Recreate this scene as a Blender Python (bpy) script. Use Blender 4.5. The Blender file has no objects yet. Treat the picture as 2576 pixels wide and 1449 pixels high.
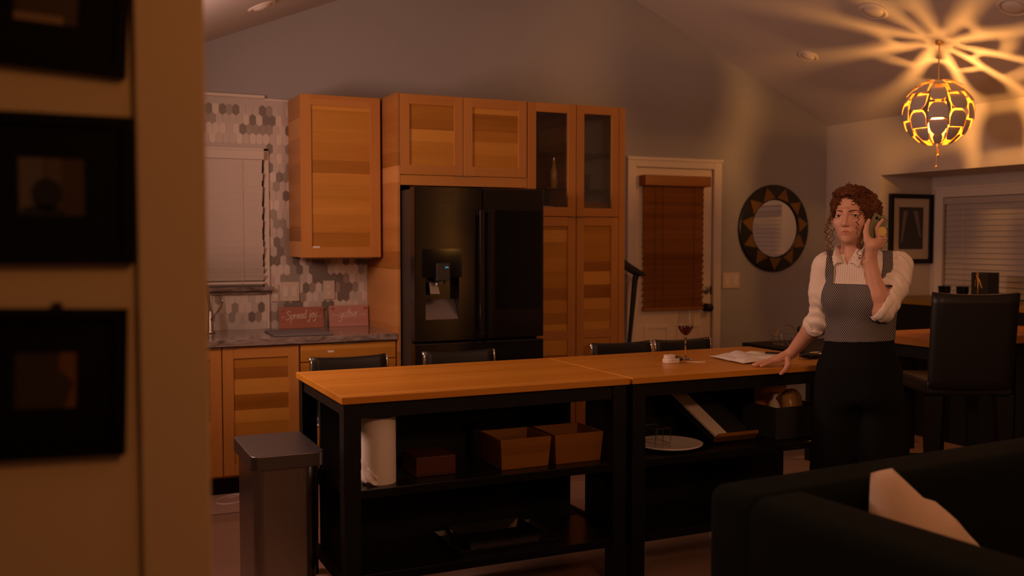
import bpy, bmesh, math, random
import numpy as np
from mathutils import Vector, Matrix, Euler
random.seed(7)
S = bpy.context.scene
COL = S.collection
R = math.radians

# ------------------------------------------------------------------ camera
cam_d = bpy.data.cameras.new('camera')
cam_d.sensor_width = 36.0
cam_d.lens = 36.0 * 2465.82 / 2576.0
cam_d.clip_start = 0.05
cam = bpy.data.objects.new('camera', cam_d)
COL.objects.link(cam)
YAW, PIT, ROL = 0.4315311, -0.04891334, 0.00038763
_f = Vector((math.sin(YAW) * math.cos(PIT), math.cos(YAW) * math.cos(PIT), math.sin(PIT)))
_r = Vector((math.cos(YAW), -math.sin(YAW), 0))
_u = _r.cross(_f)
_r2 = _r * math.cos(ROL) + _u * math.sin(ROL)
_u2 = -_r * math.sin(ROL) + _u * math.cos(ROL)
cam.matrix_world = Matrix(((_r2.x, _u2.x, -_f.x, -0.94454), (_r2.y, _u2.y, -_f.y, -3.57549),
                           (_r2.z, _u2.z, -_f.z, 1.48982), (0, 0, 0, 1)))
cam_d.dof.use_dof = True
cam_d.dof.focus_distance = 4.45
cam_d.dof.aperture_fstop = 2.0
S.camera = cam

# ------------------------------------------------------------------ view, world, large lights
S.view_settings.view_transform = 'Standard'
S.view_settings.look = 'None'
S.view_settings.gamma = 1.0
S.view_settings.use_curve_mapping = False
S.view_settings.exposure = 0.0
S.cycles.use_denoising = True
S.cycles.max_bounces = 8
S.cycles.caustics_reflective = False
S.cycles.caustics_refractive = False
W = bpy.data.worlds.new('night'); S.world = W
W.use_nodes = True
W.node_tree.nodes['Background'].inputs[0].default_value = (0.02, 0.035, 0.06, 1)
W.node_tree.nodes['Background'].inputs[1].default_value = 0.25


def light(name, kind, loc, energy, color, size=0.3, target=None, size_y=None, spread=None):
    d = bpy.data.lights.new(name, kind)
    d.energy = energy
    d.color = color
    if kind == 'AREA':
        d.size = size
        if size_y:
            d.shape = 'RECTANGLE'; d.size_y = size_y
        if spread:
            d.spread = spread
    else:
        d.shadow_soft_size = size
    o = bpy.data.objects.new(name, d)
    COL.objects.link(o)
    o.location = loc
    if target is not None:
        o.rotation_euler = (Vector(target) - Vector(loc)).to_track_quat('-Z', 'Y').to_euler()
    return o


# kitchen light over the sink end (left of the picture), living room lamp by the camera, added bounce fill under the ceiling
light('kitchen_light', 'AREA', (-1.05, 1.1, 1.95), 37.0, (1.0, 0.57, 0.43), 0.5, (1.15, 0.35, 2.10))
light('hall_light', 'AREA', (0.2, -3.8, 2.5), 12.5, (1.0, 0.37, 0.10), 0.4, (1.1, -0.4, 0.9))
light('floor_lamp_light', 'POINT', (3.1, -3.0, 1.52), 9.0, (1.0, 0.40, 0.08), 0.11)
light('ceiling_bounce_fill', 'AREA', (0.9, -2.9, 2.15), 27.0, (1.0, 0.53, 0.36), 0.6, (1.6, -1.2, 4.0))  # unseen uplight added to bounce soft fill off the ceiling, no lamp stands there

# ------------------------------------------------------------------ materials
MATS = {}


def principled(name, col, rough=0.5, metal=0.0, spec=0.5, trans=0.0, ior=1.45, coat=0.0, sheen=0.0, emis=None, estr=0.0):
    m = bpy.data.materials.new(name)
    m.use_nodes = True
    b = m.node_tree.nodes['Principled BSDF']
    b.inputs['Base Color'].default_value = (*col, 1)
    b.inputs['Roughness'].default_value = rough
    b.inputs['Metallic'].default_value = metal
    b.inputs['Specular IOR Level'].default_value = spec
    b.inputs['Transmission Weight'].default_value = trans
    b.inputs['IOR'].default_value = ior
    b.inputs['Coat Weight'].default_value = coat
    b.inputs['Sheen Weight'].default_value = sheen
    if emis:
        b.inputs['Emission Color'].default_value = (*emis, 1)
        b.inputs['Emission Strength'].default_value = estr
    MATS[name] = m
    return m


class NT:
    """small node helper"""
    def __init__(s, m):
        s.t = m.node_tree; s.b = s.t.nodes['Principled BSDF']

    def n(s, typ, **kw):
        nd = s.t.nodes.new(typ)
        for k, v in kw.items():
            if k.startswith('i_'):
                key = k[2:]
                key = int(key) if key.isdigit() else key.replace('_', ' ')
                if hasattr(v, 'is_linked') or hasattr(v, 'links'):
                    s.t.links.new(v, nd.inputs[key])
                else:
                    nd.inputs[key].default_value = v
            else:
                setattr(nd, k, v)
        return nd

    def l(s, a, b):
        s.t.links.new(a, b)

    def ramp(s, fac, stops):
        nd = s.t.nodes.new('ShaderNodeValToRGB')
        e = nd.color_ramp.elements
        while len(e) < len(stops):
            e.new(0.5)
        for i, (p, c) in enumerate(stops):
            e[i].position = p; e[i].color = (*c, 1)
        s.t.links.new(fac, nd.inputs[0])
        return nd.outputs[0]

    def math(s, op, a, b=None, c=None):
        nd = s.t.nodes.new('ShaderNodeMath'); nd.operation = op
        for i, v in enumerate((a, b, c)):
            if v is None:
                continue
            if isinstance(v, (int, float)):
                nd.inputs[i].default_value = v
            else:
                s.t.links.new(v, nd.inputs[i])
        return nd.outputs[0]

    def mix(s, fac, a, b, mode='MIX'):
        nd = s.t.nodes.new('ShaderNodeMix'); nd.data_type = 'RGBA'; nd.blend_type = mode
        for k, v in ((0, fac), (6, a), (7, b)):
            if isinstance(v, (int, float)):
                nd.inputs[k].default_value = v
            elif isinstance(v, tuple):
                nd.inputs[k].default_value = (*v, 1)
            else:
                s.t.links.new(v, nd.inputs[k])
        return nd.outputs[2]

    def bump(s, h, strength=0.2, dist=0.01):
        nd = s.t.nodes.new('ShaderNodeBump')
        nd.inputs['Strength'].default_value = strength
        nd.inputs['Distance'].default_value = dist
        s.t.links.new(h, nd.inputs['Height'])
        s.t.links.new(nd.outputs[0], s.b.inputs['Normal'])


def wood(name, dark, mid, light_, band='z', per_m=8.0, grain='x', rough=0.45, banded=0.85, gscale=1.0, spec=0.4):
    """veneer: bands of differing tone across one axis, fine grain running along another"""
    m = principled(name, mid, rough, spec=spec)
    t = NT(m)
    tc = t.n('ShaderNodeTexCoord')
    sep = t.n('ShaderNodeSeparateXYZ'); t.l(tc.outputs['Object'], sep.inputs[0])
    ax = {'x': 0, 'y': 1, 'z': 2}
    info = t.n('ShaderNodeObjectInfo')
    warp = t.n('ShaderNodeTexNoise', i_Scale=1.2); t.l(tc.outputs['Object'], warp.inputs['Vector'])
    w = t.math('MULTIPLY_ADD', sep.outputs[ax[band]], per_m, t.math('MULTIPLY', info.outputs['Random'], 37.0))
    w = t.math('MULTIPLY_ADD', warp.outputs[0], 0.12 * per_m / 8.0, w)
    vor = t.n('ShaderNodeTexVoronoi', voronoi_dimensions='1D', i_Scale=1.0); t.l(w, vor.inputs['W'])
    sc = t.n('ShaderNodeSeparateColor'); t.l(vor.outputs['Color'], sc.inputs[0])
    mp = t.n('ShaderNodeMapping'); t.l(tc.outputs['Object'], mp.inputs['Vector'])
    s = [70.0 * gscale] * 3; s[ax[grain]] = 3.0 * gscale
    mp.inputs['Scale'].default_value = s
    g = t.n('ShaderNodeTexNoise', i_Scale=1.0, i_Detail=5.0, i_Roughness=0.65); t.l(mp.outputs[0], g.inputs['Vector'])
    s2 = [14.0 * gscale] * 3; s2[ax[grain]] = 0.8 * gscale
    mp2 = t.n('ShaderNodeMapping'); t.l(tc.outputs['Object'], mp2.inputs['Vector']); mp2.inputs['Scale'].default_value = s2
    g2 = t.n('ShaderNodeTexNoise', i_Scale=1.0, i_Detail=3.0); t.l(mp2.outputs[0], g2.inputs['Vector'])
    f = t.math('MULTIPLY', sc.outputs[0], banded)
    f = t.math('MULTIPLY_ADD', g.outputs[0], 0.35, f)
    f = t.math('MULTIPLY_ADD', g2.outputs[0], 0.45, f)
    f = t.math('SUBTRACT', f, 0.30 if banded > 0.5 else 0.10)
    c = t.ramp(f, [(0.0, dark), (0.5, mid), (1.0, light_)])
    t.l(c, t.b.inputs['Base Color'])
    t.bump(g.outputs[0], 0.12, 0.002)
    return m


def wall_paint(name, col, rough=0.85, var=0.06):
    m = principled(name, col, rough, spec=0.25)
    t = NT(m)
    tc = t.n('ShaderNodeTexCoord')
    n1 = t.n('ShaderNodeTexNoise', i_Scale=220.0, i_Detail=3.0); t.l(tc.outputs['Object'], n1.inputs['Vector'])
    n2 = t.n('ShaderNodeTexNoise', i_Scale=1.3, i_Detail=2.0); t.l(tc.outputs['Object'], n2.inputs['Vector'])
    c = t.mix(t.math('MULTIPLY', n2.outputs[0], 1.0), tuple(x * (1 - var) for x in col), tuple(min(1, x * (1 + var)) for x in col))
    t.l(c, t.b.inputs['Base Color'])
    t.bump(n1.outputs[0], 0.10, 0.002)
    return m


def fabric(name, col, scale=900.0, rough=0.9, sheen=0.0, var=0.15):
    m = principled(name, col, rough, spec=0.15, sheen=sheen)
    t = NT(m)
    tc = t.n('ShaderNodeTexCoord')
    n1 = t.n('ShaderNodeTexNoise', i_Scale=scale, i_Detail=2.0); t.l(tc.outputs['Object'], n1.inputs['Vector'])
    c = t.mix(n1.outputs[0], tuple(x * (1 - var) for x in col), tuple(min(1, x * (1 + var)) for x in col))
    t.l(c, t.b.inputs['Base Color'])
    t.bump(n1.outputs[0], 0.2, 0.001)
    return m


def brushed(name, col, rough=0.3, axis='z', metal=1.0):
    m = principled(name, col, rough, metal=metal)
    t = NT(m)
    tc = t.n('ShaderNodeTexCoord')
    mp = t.n('ShaderNodeMapping'); t.l(tc.outputs['Object'], mp.inputs['Vector'])
    s = [260.0] * 3; s[{'x': 0, 'y': 1, 'z': 2}[axis]] = 2.0
    mp.inputs['Scale'].default_value = s
    n1 = t.n('ShaderNodeTexNoise', i_Scale=1.0, i_Detail=2.0); t.l(mp.outputs[0], n1.inputs['Vector'])
    r = t.math('MULTIPLY_ADD', n1.outputs[0], 0.12, rough - 0.06)
    t.l(r, t.b.inputs['Roughness'])
    return m


ASH_D, ASH_M, ASH_L = (0.28, 0.100, 0.010), (0.46, 0.195, 0.020), (0.62, 0.29, 0.045)
M_panel = wood('ash_panel', ASH_D, ASH_M, ASH_L, 'z', 11.0, 'x', banded=1.05)
M_side = wood('ash_side', ASH_D, (0.50, 0.22, 0.06), (0.66, 0.33, 0.11), 'z', 8.0, 'y')
M_stile = wood('ash_stile', (0.40, 0.16, 0.03), (0.52, 0.225, 0.05), (0.60, 0.28, 0.07), 'x', 6.0, 'z', banded=0.25)
M_rail = wood('ash_rail', (0.40, 0.16, 0.03), (0.52, 0.225, 0.05), (0.60, 0.28, 0.07), 'z', 6.0, 'x', banded=0.25)
M_oak = wood('oak_top', (0.42, 0.155, 0.012), (0.58, 0.235, 0.024), (0.64, 0.29, 0.045), 'y', 22.0, 'x', rough=0.33, banded=0.4, gscale=0.7, spec=0.5)
M_bamboo = wood('planter_wood', (0.17, 0.065, 0.008), (0.23, 0.092, 0.012), (0.27, 0.115, 0.018), 'z', 26.0, 'x', rough=0.5, banded=0.5)
M_blindwood = wood('blind_wood', (0.22, 0.075, 0.012), (0.31, 0.115, 0.02), (0.38, 0.15, 0.03), 'z', 19.0, 'x', rough=0.45, banded=0.5)
M_floor = wood('floor_planks', (0.19, 0.105, 0.075), (0.26, 0.155, 0.11), (0.32, 0.20, 0.145), 'y', 6.2, 'x', rough=0.4, banded=0.5, gscale=0.6)
M_tablewood = wood('dining_table_wood', (0.28, 0.10, 0.02), (0.36, 0.14, 0.03), (0.42, 0.18, 0.05), 'x', 9.0, 'y', rough=0.35, banded=0.5)
M_ledge = wood('ledge_wood', (0.22, 0.11, 0.02), (0.28, 0.15, 0.03), (0.33, 0.18, 0.05), 'x', 9.0, 'y', rough=0.4, banded=0.3)
M_wall = wall_paint('grey_wall_paint', (0.37, 0.36, 0.37))
M_wallR = wall_paint('beige_wall_paint', (0.56, 0.50, 0.45))
M_ceil = wall_paint('ceiling_paint', (0.62, 0.56, 0.53))
M_hall = wall_paint('hall_wall_paint', (0.50, 0.40, 0.27))
M_trimhall = wall_paint('hall_trim_paint', (0.50, 0.40, 0.27), 0.7)
M_white = principled('white_paint', (0.70, 0.62, 0.55), 0.5)
M_door = principled('door_paint', (0.78, 0.65, 0.50), 0.5)
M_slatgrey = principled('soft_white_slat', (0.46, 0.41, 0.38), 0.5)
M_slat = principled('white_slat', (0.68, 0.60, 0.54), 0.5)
M_black = principled('black_lacquer', (0.006, 0.006, 0.006), 0.42)
M_blackwood = principled('black_wood', (0.005, 0.005, 0.005), 0.5, spec=0.35)
M_frame = principled('frame_black', (0.0015, 0.0015, 0.0015), 0.6, spec=0.12)
M_shelfblack = principled('black_shelf', (0.008, 0.007, 0.006), 0.28, spec=0.4)
M_leather = principled('black_leather', (0.010, 0.009, 0.009), 0.45)
M_chrome = principled('chrome', (0.75, 0.72, 0.70), 0.12, metal=1.0)
M_steel = brushed('brushed_steel', (0.36, 0.34, 0.33), 0.30, 'z')
M_lidsteel = brushed('lid_steel', (0.19, 0.175, 0.175), 0.42, 'x')
M_nickel = principled('nickel', (0.45, 0.42, 0.38), 0.3, metal=1.0)
M_fridge = brushed('black_steel', (0.060, 0.053, 0.046), 0.24, 'x', metal=0.9)
_t = NT(M_fridge); _t.b.inputs['Anisotropic'].default_value = 0.85; _t.b.inputs['Anisotropic Rotation'].default_value = 0.25
_tg = _t.n('ShaderNodeTangent', direction_type='RADIAL', axis='Z'); _t.l(_tg.outputs[0], _t.b.inputs['Tangent'])
M_fridge_side = principled('fridge_side', (0.03, 0.028, 0.026), 0.45)
M_gloss = principled('black_gloss', (0.003, 0.003, 0.004), 0.08)
M_glass = principled('clear_glass', (1, 1, 1), 0.0, trans=1.0, ior=1.45)
M_thin = principled('pane_glass', (0.9, 0.92, 0.92), 0.02)
_t = NT(M_thin)
_tr = _t.n('ShaderNodeBsdfTransparent'); _tr.inputs[0].default_value = (0.93, 0.94, 0.93, 1)
_gl = _t.n('ShaderNodeBsdfGlossy'); _gl.inputs['Roughness'].default_value = 0.03
_lw = _t.n('ShaderNodeLayerWeight'); _lw.inputs[0].default_value = 0.5
_fr = _t.math('MULTIPLY_ADD', _t.math('POWER', _lw.outputs['Facing'], 4.0), 0.45, 0.04)
_mx = _t.n('ShaderNodeMixShader')
_t.l(_fr, _mx.inputs[0]); _t.l(_tr.outputs[0], _mx.inputs[1]); _t.l(_gl.outputs[0], _mx.inputs[2])
_t.l(_mx.outputs[0], _t.t.nodes['Material Output'].inputs['Surface'])
M_wine = principled('red_wine', (0.10, 0.004, 0.006), 0.05, trans=0.6, ior=1.33)
M_paper = principled('white_paper', (0.78, 0.72, 0.68), 0.8)
M_manila = principled('manila_paper', (0.66, 0.50, 0.30), 0.8)
M_towel = fabric('paper_towel', (0.80, 0.72, 0.64), 500, 0.95)
M_gold = principled('copper_foil', (0.90, 0.50, 0.12), 0.3, metal=0.9)
M_petal = principled('white_petal', (0.55, 0.50, 0.48), 0.5)
M_brass = principled('brass_cord', (0.75, 0.45, 0.12), 0.35, metal=0.8)
M_grout = principled('grout', (0.55, 0.50, 0.46), 0.8)
M_tile = [principled('tile_white', (0.66, 0.58, 0.52), 0.28), principled('tile_pearl', (0.54, 0.48, 0.44), 0.28),
          principled('tile_taupe', (0.33, 0.28, 0.25), 0.28), principled('tile_brown', (0.20, 0.165, 0.145), 0.28)]
M_plate = principled('cover_plate', (0.62, 0.53, 0.44), 0.4)
M_dark = principled('dark_plastic', (0.012, 0.012, 0.012), 0.5)
M_bin = principled('bin_fabric', (0.020, 0.022, 0.020), 0.8)
M_sofa = fabric('green_velvet', (0.0045, 0.0065, 0.004), 300, 0.95)
M_pillow = fabric('cream_pillow', (0.66, 0.52, 0.42), 260, 0.95, 0.2)
M_signred = wood('sign_red', (0.30, 0.10, 0.06), (0.40, 0.15, 0.10), (0.46, 0.19, 0.13), 'z', 40, 'x', banded=0.3)
M_signpink = wood('sign_pink', (0.42, 0.20, 0.16), (0.52, 0.26, 0.21), (0.58, 0.31, 0.25), 'z', 40, 'x', banded=0.3)
M_letter = principled('white_lettering', (0.80, 0.70, 0.62), 0.7)
M_mat = fabric('grey_mat', (0.20, 0.18, 0.19), 400)
M_bag = principled('bread_bag', (0.70, 0.42, 0.14), 0.25, trans=0.2)
M_screen = principled('blue_display', (0.0, 0.02, 0.04), 0.2, emis=(0.1, 0.6, 0.9), estr=0.35)
M_bulb = principled('bulb_glow', (1, 0.8, 0.5), 0.4, emis=(1.0, 0.42, 0.095), estr=1500.0)
M_cream = principled('cream_mount', (0.55, 0.46, 0.36), 0.8)
M_art = principled('dark_print', (0.05, 0.045, 0.045), 0.5)
M_artpale = principled('pale_print', (0.20, 0.17, 0.14), 0.6)
M_photo = principled('dim_photo', (0.10, 0.075, 0.055), 0.4)
M_photo2 = principled('dim_photo_band', (0.22, 0.15, 0.09), 0.4)
M_mirror = principled('mirror_silver', (0.85, 0.85, 0.85), 0.01, metal=1.0)
M_bronze = principled('bronze_tile', (0.22, 0.11, 0.025), 0.35, metal=0.3)
M_frameblack = principled('mosaic_black', (0.012, 0.012, 0.011), 0.3)
M_rubber = principled('rubber', (0.01, 0.01, 0.01), 0.8)
M_ceram = principled('white_ceramic', (0.72, 0.64, 0.55), 0.3)
M_copperwood = wood('mill_wood', (0.30, 0.15, 0.06), (0.45, 0.24, 0.10), (0.50, 0.28, 0.13), 'x', 30, 'z', banded=0.2)

# counter: warm grey granite
M_granite = principled('granite', (0.3, 0.25, 0.22), 0.12)
_t = NT(M_granite)
_tc = _t.n('ShaderNodeTexCoord')
_mp = _t.n('ShaderNodeMapping'); _t.l(_tc.outputs['Object'], _mp.inputs['Vector']); _mp.inputs['Scale'].default_value = (6, 22, 22)
_n = _t.n('ShaderNodeTexNoise', i_Scale=1.0, i_Detail=6.0, i_Distortion=1.5); _t.l(_mp.outputs[0], _n.inputs['Vector'])
_t.l(_t.ramp(_n.outputs[0], [(0.30, (0.10, 0.075, 0.065)), (0.48, (0.27, 0.21, 0.185)), (0.60, (0.34, 0.28, 0.25)), (0.72, (0.20, 0.16, 0.14))]), _t.b.inputs['Base Color'])

# patterned bodice: fine pale lattice on near black
M_bodice = principled('lattice_cloth', (0.02, 0.02, 0.02), 0.8)
_t = NT(M_bodice)
_tc = _t.n('ShaderNodeTexCoord'); _s = _t.n('ShaderNodeSeparateXYZ'); _t.l(_tc.outputs['Object'], _s.inputs[0])
_k = 2 * math.pi / 0.0080
_a = _t.math('COSINE', _t.math('MULTIPLY', _t.math('MULTIPLY_ADD', _s.outputs[2], 0.62, _s.outputs[0]), _k))
_b = _t.math('COSINE', _t.math('MULTIPLY', _t.math('MULTIPLY_ADD', _s.outputs[2], -0.62, _s.outputs[0]), _k))
_m = _t.math('MAXIMUM', _a, _b)
_t.l(_t.ramp(_m, [(0.55, (0.012, 0.012, 0.013)), (0.86, (0.30, 0.26, 0.24))]), _t.b.inputs['Base Color'])

# shirt cotton
M_shirt = fabric('ivory_cotton', (0.80, 0.70, 0.60), 700, 0.85, 0.1, 0.05)
M_pleat = fabric('pleated_cotton', (0.80, 0.70, 0.60), 700, 0.85, 0.1, 0.05)
M_trouser = fabric('black_trouser', (0.006, 0.006, 0.006), 600, 0.9)
M_skin = principled('skin', (0.62, 0.34, 0.23), 0.5, spec=0.4)
M_skin.node_tree.nodes['Principled BSDF'].inputs['Subsurface Weight'].default_value = 0.08
M_skin.node_tree.nodes['Principled BSDF'].inputs['Subsurface Radius'].default_value = (0.012, 0.004, 0.002)
M_lip = principled('lips', (0.50, 0.21, 0.15), 0.4)
M_nail = principled('nails', (0.66, 0.36, 0.27), 0.25)
M_hair = principled('auburn_hair', (0.125, 0.043, 0.014), 0.6, spec=0.22)
M_brow = principled('brow_hair', (0.10, 0.042, 0.018), 0.7)
M_eye = principled('eye_white', (0.48, 0.43, 0.40), 0.15)
M_iris = principled('iris', (0.035, 0.030, 0.028), 0.1)
M_phone = principled('phone_case', (0.16, 0.16, 0.08), 0.35)
M_phonescreen = principled('phone_screen', (0.01, 0.012, 0.012), 0.1)
M_grip = principled('phone_grip', (0.62, 0.44, 0.16), 0.35, metal=0.2)


# ------------------------------------------------------------------ mesh building
class Mb:
    def __init__(s):
        s.v = []; s.f = []; s.mi = []

    def add(s, vs, fs, mi=0):
        o = len(s.v)
        s.v += [tuple(map(float, p)) for p in vs]
        for f in fs:
            s.f.append(tuple(i + o for i in f)); s.mi.append(mi)
        return s

    def box(s, x0, x1, y0, y1, z0, z1, mi=0):
        vs = [(x0, y0, z0), (x1, y0, z0), (x1, y1, z0), (x0, y1, z0), (x0, y0, z1), (x1, y0, z1), (x1, y1, z1), (x0, y1, z1)]
        return s.add(vs, [(0, 3, 2, 1), (4, 5, 6, 7), (0, 1, 5, 4), (1, 2, 6, 5), (2, 3, 7, 6), (3, 0, 4, 7)], mi)

    def obox(s, c, X, Y, Z, hx, hy, hz, mi=0):
        c, X, Y, Z = Vector(c), Vector(X).normalized(), Vector(Y).normalized(), Vector(Z).normalized()
        vs = [c + X * (a * hx) + Y * (b * hy) + Z * (d * hz) for d in (-1, 1) for a, b in ((-1, -1), (1, -1), (1, 1), (-1, 1))]
        return s.add(vs, [(0, 3, 2, 1), (4, 5, 6, 7), (0, 1, 5, 4), (1, 2, 6, 5), (2, 3, 7, 6), (3, 0, 4, 7)], mi)

    def quadbox(s, bot, top, mi=0):
        return s.add(list(bot) + list(top), [(0, 3, 2, 1), (4, 5, 6, 7), (0, 1, 5, 4), (1, 2, 6, 5), (2, 3, 7, 6), (3, 0, 4, 7)], mi)

    def tube(s, pts, r, n=8, closed=False, mi=0, flat=1.0):
        pts = [Vector(p) for p in pts]
        N = len(pts)
        rs = r if isinstance(r, (list, tuple)) else [r] * N
        vs = []; fs = []
        up = Vector((0, 0, 1))
        prev = None
        for i, p in enumerate(pts):
            if closed:
                t = pts[(i + 1) % N] - pts[i - 1]
            else:
                t = pts[min(i + 1, N - 1)] - pts[max(i - 1, 0)]
            if t.length < 1e-9:
                t = Vector((0, 0, 1))
            t.normalize()
            if prev is None:
                a = up if abs(t.dot(up)) < 0.9 else Vector((1, 0, 0))
                x = (a - t * a.dot(t)).normalized()
            else:
                x = prev - t * prev.dot(t)
                if x.length < 1e-6:
                    x = t.orthogonal()
                x.normalize()
            prev = x
            y = t.cross(x)
            for k in range(n):
                an = 2 * math.pi * k / n
                vs.append(p + (x * math.cos(an) + y * (math.sin(an) * flat)) * rs[i])
        M = N if closed else N - 1
        for i in range(M):
            j = (i + 1) % N
            for k in range(n):
                k2 = (k + 1) % n
                fs.append((i * n + k, i * n + k2, j * n + k2, j * n + k))
        if not closed:
            fs.append(tuple(range(n - 1, -1, -1)))
            fs.append(tuple((N - 1) * n + k for k in range(n)))
        return s.add(vs, fs, mi)

    def lathe(s, prof, c=(0, 0, 0), n=32, axis='z', mi=0, cap=True):
        vs = []; fs = []
        for r, h in prof:
            for k in range(n):
                a = 2 * math.pi * k / n
                x, y = r * math.cos(a), r * math.sin(a)
                p = (x, y, h) if axis == 'z' else ((x, -h, y) if axis == 'y' else (h, x, y))
                vs.append((p[0] + c[0], p[1] + c[1], p[2] + c[2]))
        for i in range(len(prof) - 1):
            for k in range(n):
                k2 = (k + 1) % n
                fs.append((i * n + k, i * n + k2, (i + 1) * n + k2, (i + 1) * n + k))
        if cap:
            if prof[0][0] > 1e-6:
                fs.append(tuple(range(n - 1, -1, -1)))
            if prof[-1][0] > 1e-6:
                fs.append(tuple((len(prof) - 1) * n + k for k in range(n)))
        return s.add(vs, fs, mi)

    def prism(s, poly, d, mi=0):
        """poly: list of 3d points, extruded by vector d"""
        n = len(poly); d = Vector(d)
        vs = [Vector(p) for p in poly] + [Vector(p) + d for p in poly]
        fs = [tuple(range(n - 1, -1, -1)), tuple(range(n, 2 * n))]
        fs += [(i, (i + 1) % n, n + (i + 1) % n, n + i) for i in range(n)]
        return s.add(vs, fs, mi)

    def grid(s, fn, nu, nv, mi=0):
        vs = [fn(i / (nu - 1), j / (nv - 1)) for i in range(nu) for j in range(nv)]
        fs = [(i * nv + j, (i + 1) * nv + j, (i + 1) * nv + j + 1, i * nv + j + 1) for i in range(nu - 1) for j in range(nv - 1)]
        return s.add(vs, fs, mi)

    def ball(s, c, rx, ry=None, rz=None, n=16, mi=0):
        ry = rx if ry is None else ry; rz = rx if rz is None else rz
        vs = [(c[0], c[1], c[2] - rz)]; fs = []
        m = max(4, n // 2)
        for i in range(1, m):
            ph = -math.pi / 2 + math.pi * i / m
            for k in range(n):
                a = 2 * math.pi * k / n
                vs.append((c[0] + rx * math.cos(ph) * math.cos(a), c[1] + ry * math.cos(ph) * math.sin(a), c[2] + rz * math.sin(ph)))
        vs.append((c[0], c[1], c[2] + rz))
        for k in range(n):
            fs.append((0, 1 + (k + 1) % n, 1 + k))
            fs.append((len(vs) - 1, 1 + (m - 2) * n + k, 1 + (m - 2) * n + (k + 1) % n))
        for i in range(m - 2):
            for k in range(n):
                k2 = (k + 1) % n
                fs.append((1 + i * n + k, 1 + i * n + k2, 1 + (i + 1) * n + k2, 1 + (i + 1) * n + k))
        return s.add(vs, fs, mi)


def wloc(p):
    v = Vector((0, 0, 0))
    while p is not None:
        v += p.location
        p = p.parent
    return v


def obj(name, mb, mat, parent=None, bevel=0.0, smooth=False, local=False, seg=2, solid=0.0, sub=0, fix=False):
    """link one mesh object; coordinates are world ones unless local"""
    me = bpy.data.meshes.new(name)
    off = Vector((0, 0, 0)) if (local or parent is None) else wloc(parent)
    vs = mb.v if off.length == 0 else [(x - off.x, y - off.y, z - off.z) for x, y, z in mb.v]
    me.from_pydata(vs, [], mb.f)
    mats = mat if isinstance(mat, (list, tuple)) else [mat]
    for m in mats:
        me.materials.append(m)
    if len(mats) > 1:
        me.polygons.foreach_set('material_index', mb.mi)
    if fix:
        b = bmesh.new(); b.from_mesh(me)
        bmesh.ops.recalc_face_normals(b, faces=b.faces); b.to_mesh(me); b.free()
    if smooth:
        me.polygons.foreach_set('use_smooth', [True] * len(me.polygons))
    me.update()
    o = bpy.data.objects.new(name, me)
    COL.objects.link(o)
    if parent is not None:
        o.parent = parent
    if solid:
        md = o.modifiers.new('solid', 'SOLIDIFY'); md.thickness = solid; md.offset = 0
    if bevel:
        md = o.modifiers.new('bevel', 'BEVEL'); md.width = bevel; md.segments = seg; md.limit_method = 'ANGLE'
        md.harden_normals = False
    if sub:
        md = o.modifiers.new('sub', 'SUBSURF'); md.levels = sub; md.render_levels = sub
    return o


def tag(o, label, cat, group=None, kind=None):
    o['label'] = label
    o['category'] = cat
    if group:
        o['group'] = group
    if kind:
        o['kind'] = kind
    return o


def thing(name, label, cat, loc=(0, 0, 0), rz=0.0, group=None):
    o = bpy.data.objects.new(name, None)
    o.empty_display_size = 0.1
    COL.objects.link(o)
    o.location = loc
    o.rotation_euler = (0, 0, rz)
    return tag(o, label, cat, group)


def struct(name, mb, mat, parent=None, **kw):
    o = obj(name, mb, mat, parent, **kw)
    if parent is None:
        o['kind'] = 'structure'
    return o


def copy_tree(o, parent=None):
    c = o.copy(); COL.objects.link(c)
    if parent is not None:
        c.parent = parent
    for ch in list(o.children):
        copy_tree(ch, c)
    return c


def catmull(pts, n=6):
    P = [Vector(p) for p in pts]
    P = [P[0] * 2 - P[1]] + P + [P[-1] * 2 - P[-2]]
    out = []
    for i in range(1, len(P) - 2):
        for k in range(n):
            t = k / n
            a, b, c, d = P[i - 1], P[i], P[i + 1], P[i + 2]
            out.append(0.5 * ((2 * b) + (c - a) * t + (2 * a - 5 * b + 4 * c - d) * t * t + (3 * b - a - 3 * c + d) * t ** 3))
    out.append(P[-2])
    return out

# ================================================================== SETTING
def zroof(x):
    return 2.727 + 0.4086 * (x + 0.087) if x < 2.229 else 2.447 - 0.4545 * (x - 4.926)


RX, RZ = 2.229, zroof(2.2289)
XL, XR, YB, YF = -1.30, 4.93, 2.85, -6.2
XA = 5.49                                           # window wall of the dining alcove

m = Mb()


def slab_y(m, x0, x1, za, zb=None):
    """wall piece between x0 and x1 from height za up to zb or the roof"""
    if zb is None:
        xs = [x0] + ([RX] if x0 < RX < x1 else []) + [x1]
        top = [(x, YB, zroof(x)) for x in reversed(xs)]
        m.prism([(x0, YB, za), (x1, YB, za)] + top, (0, 0.14, 0))
    else:
        m.box(x0, x1, YB, YB + 0.14, za, zb)


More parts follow.
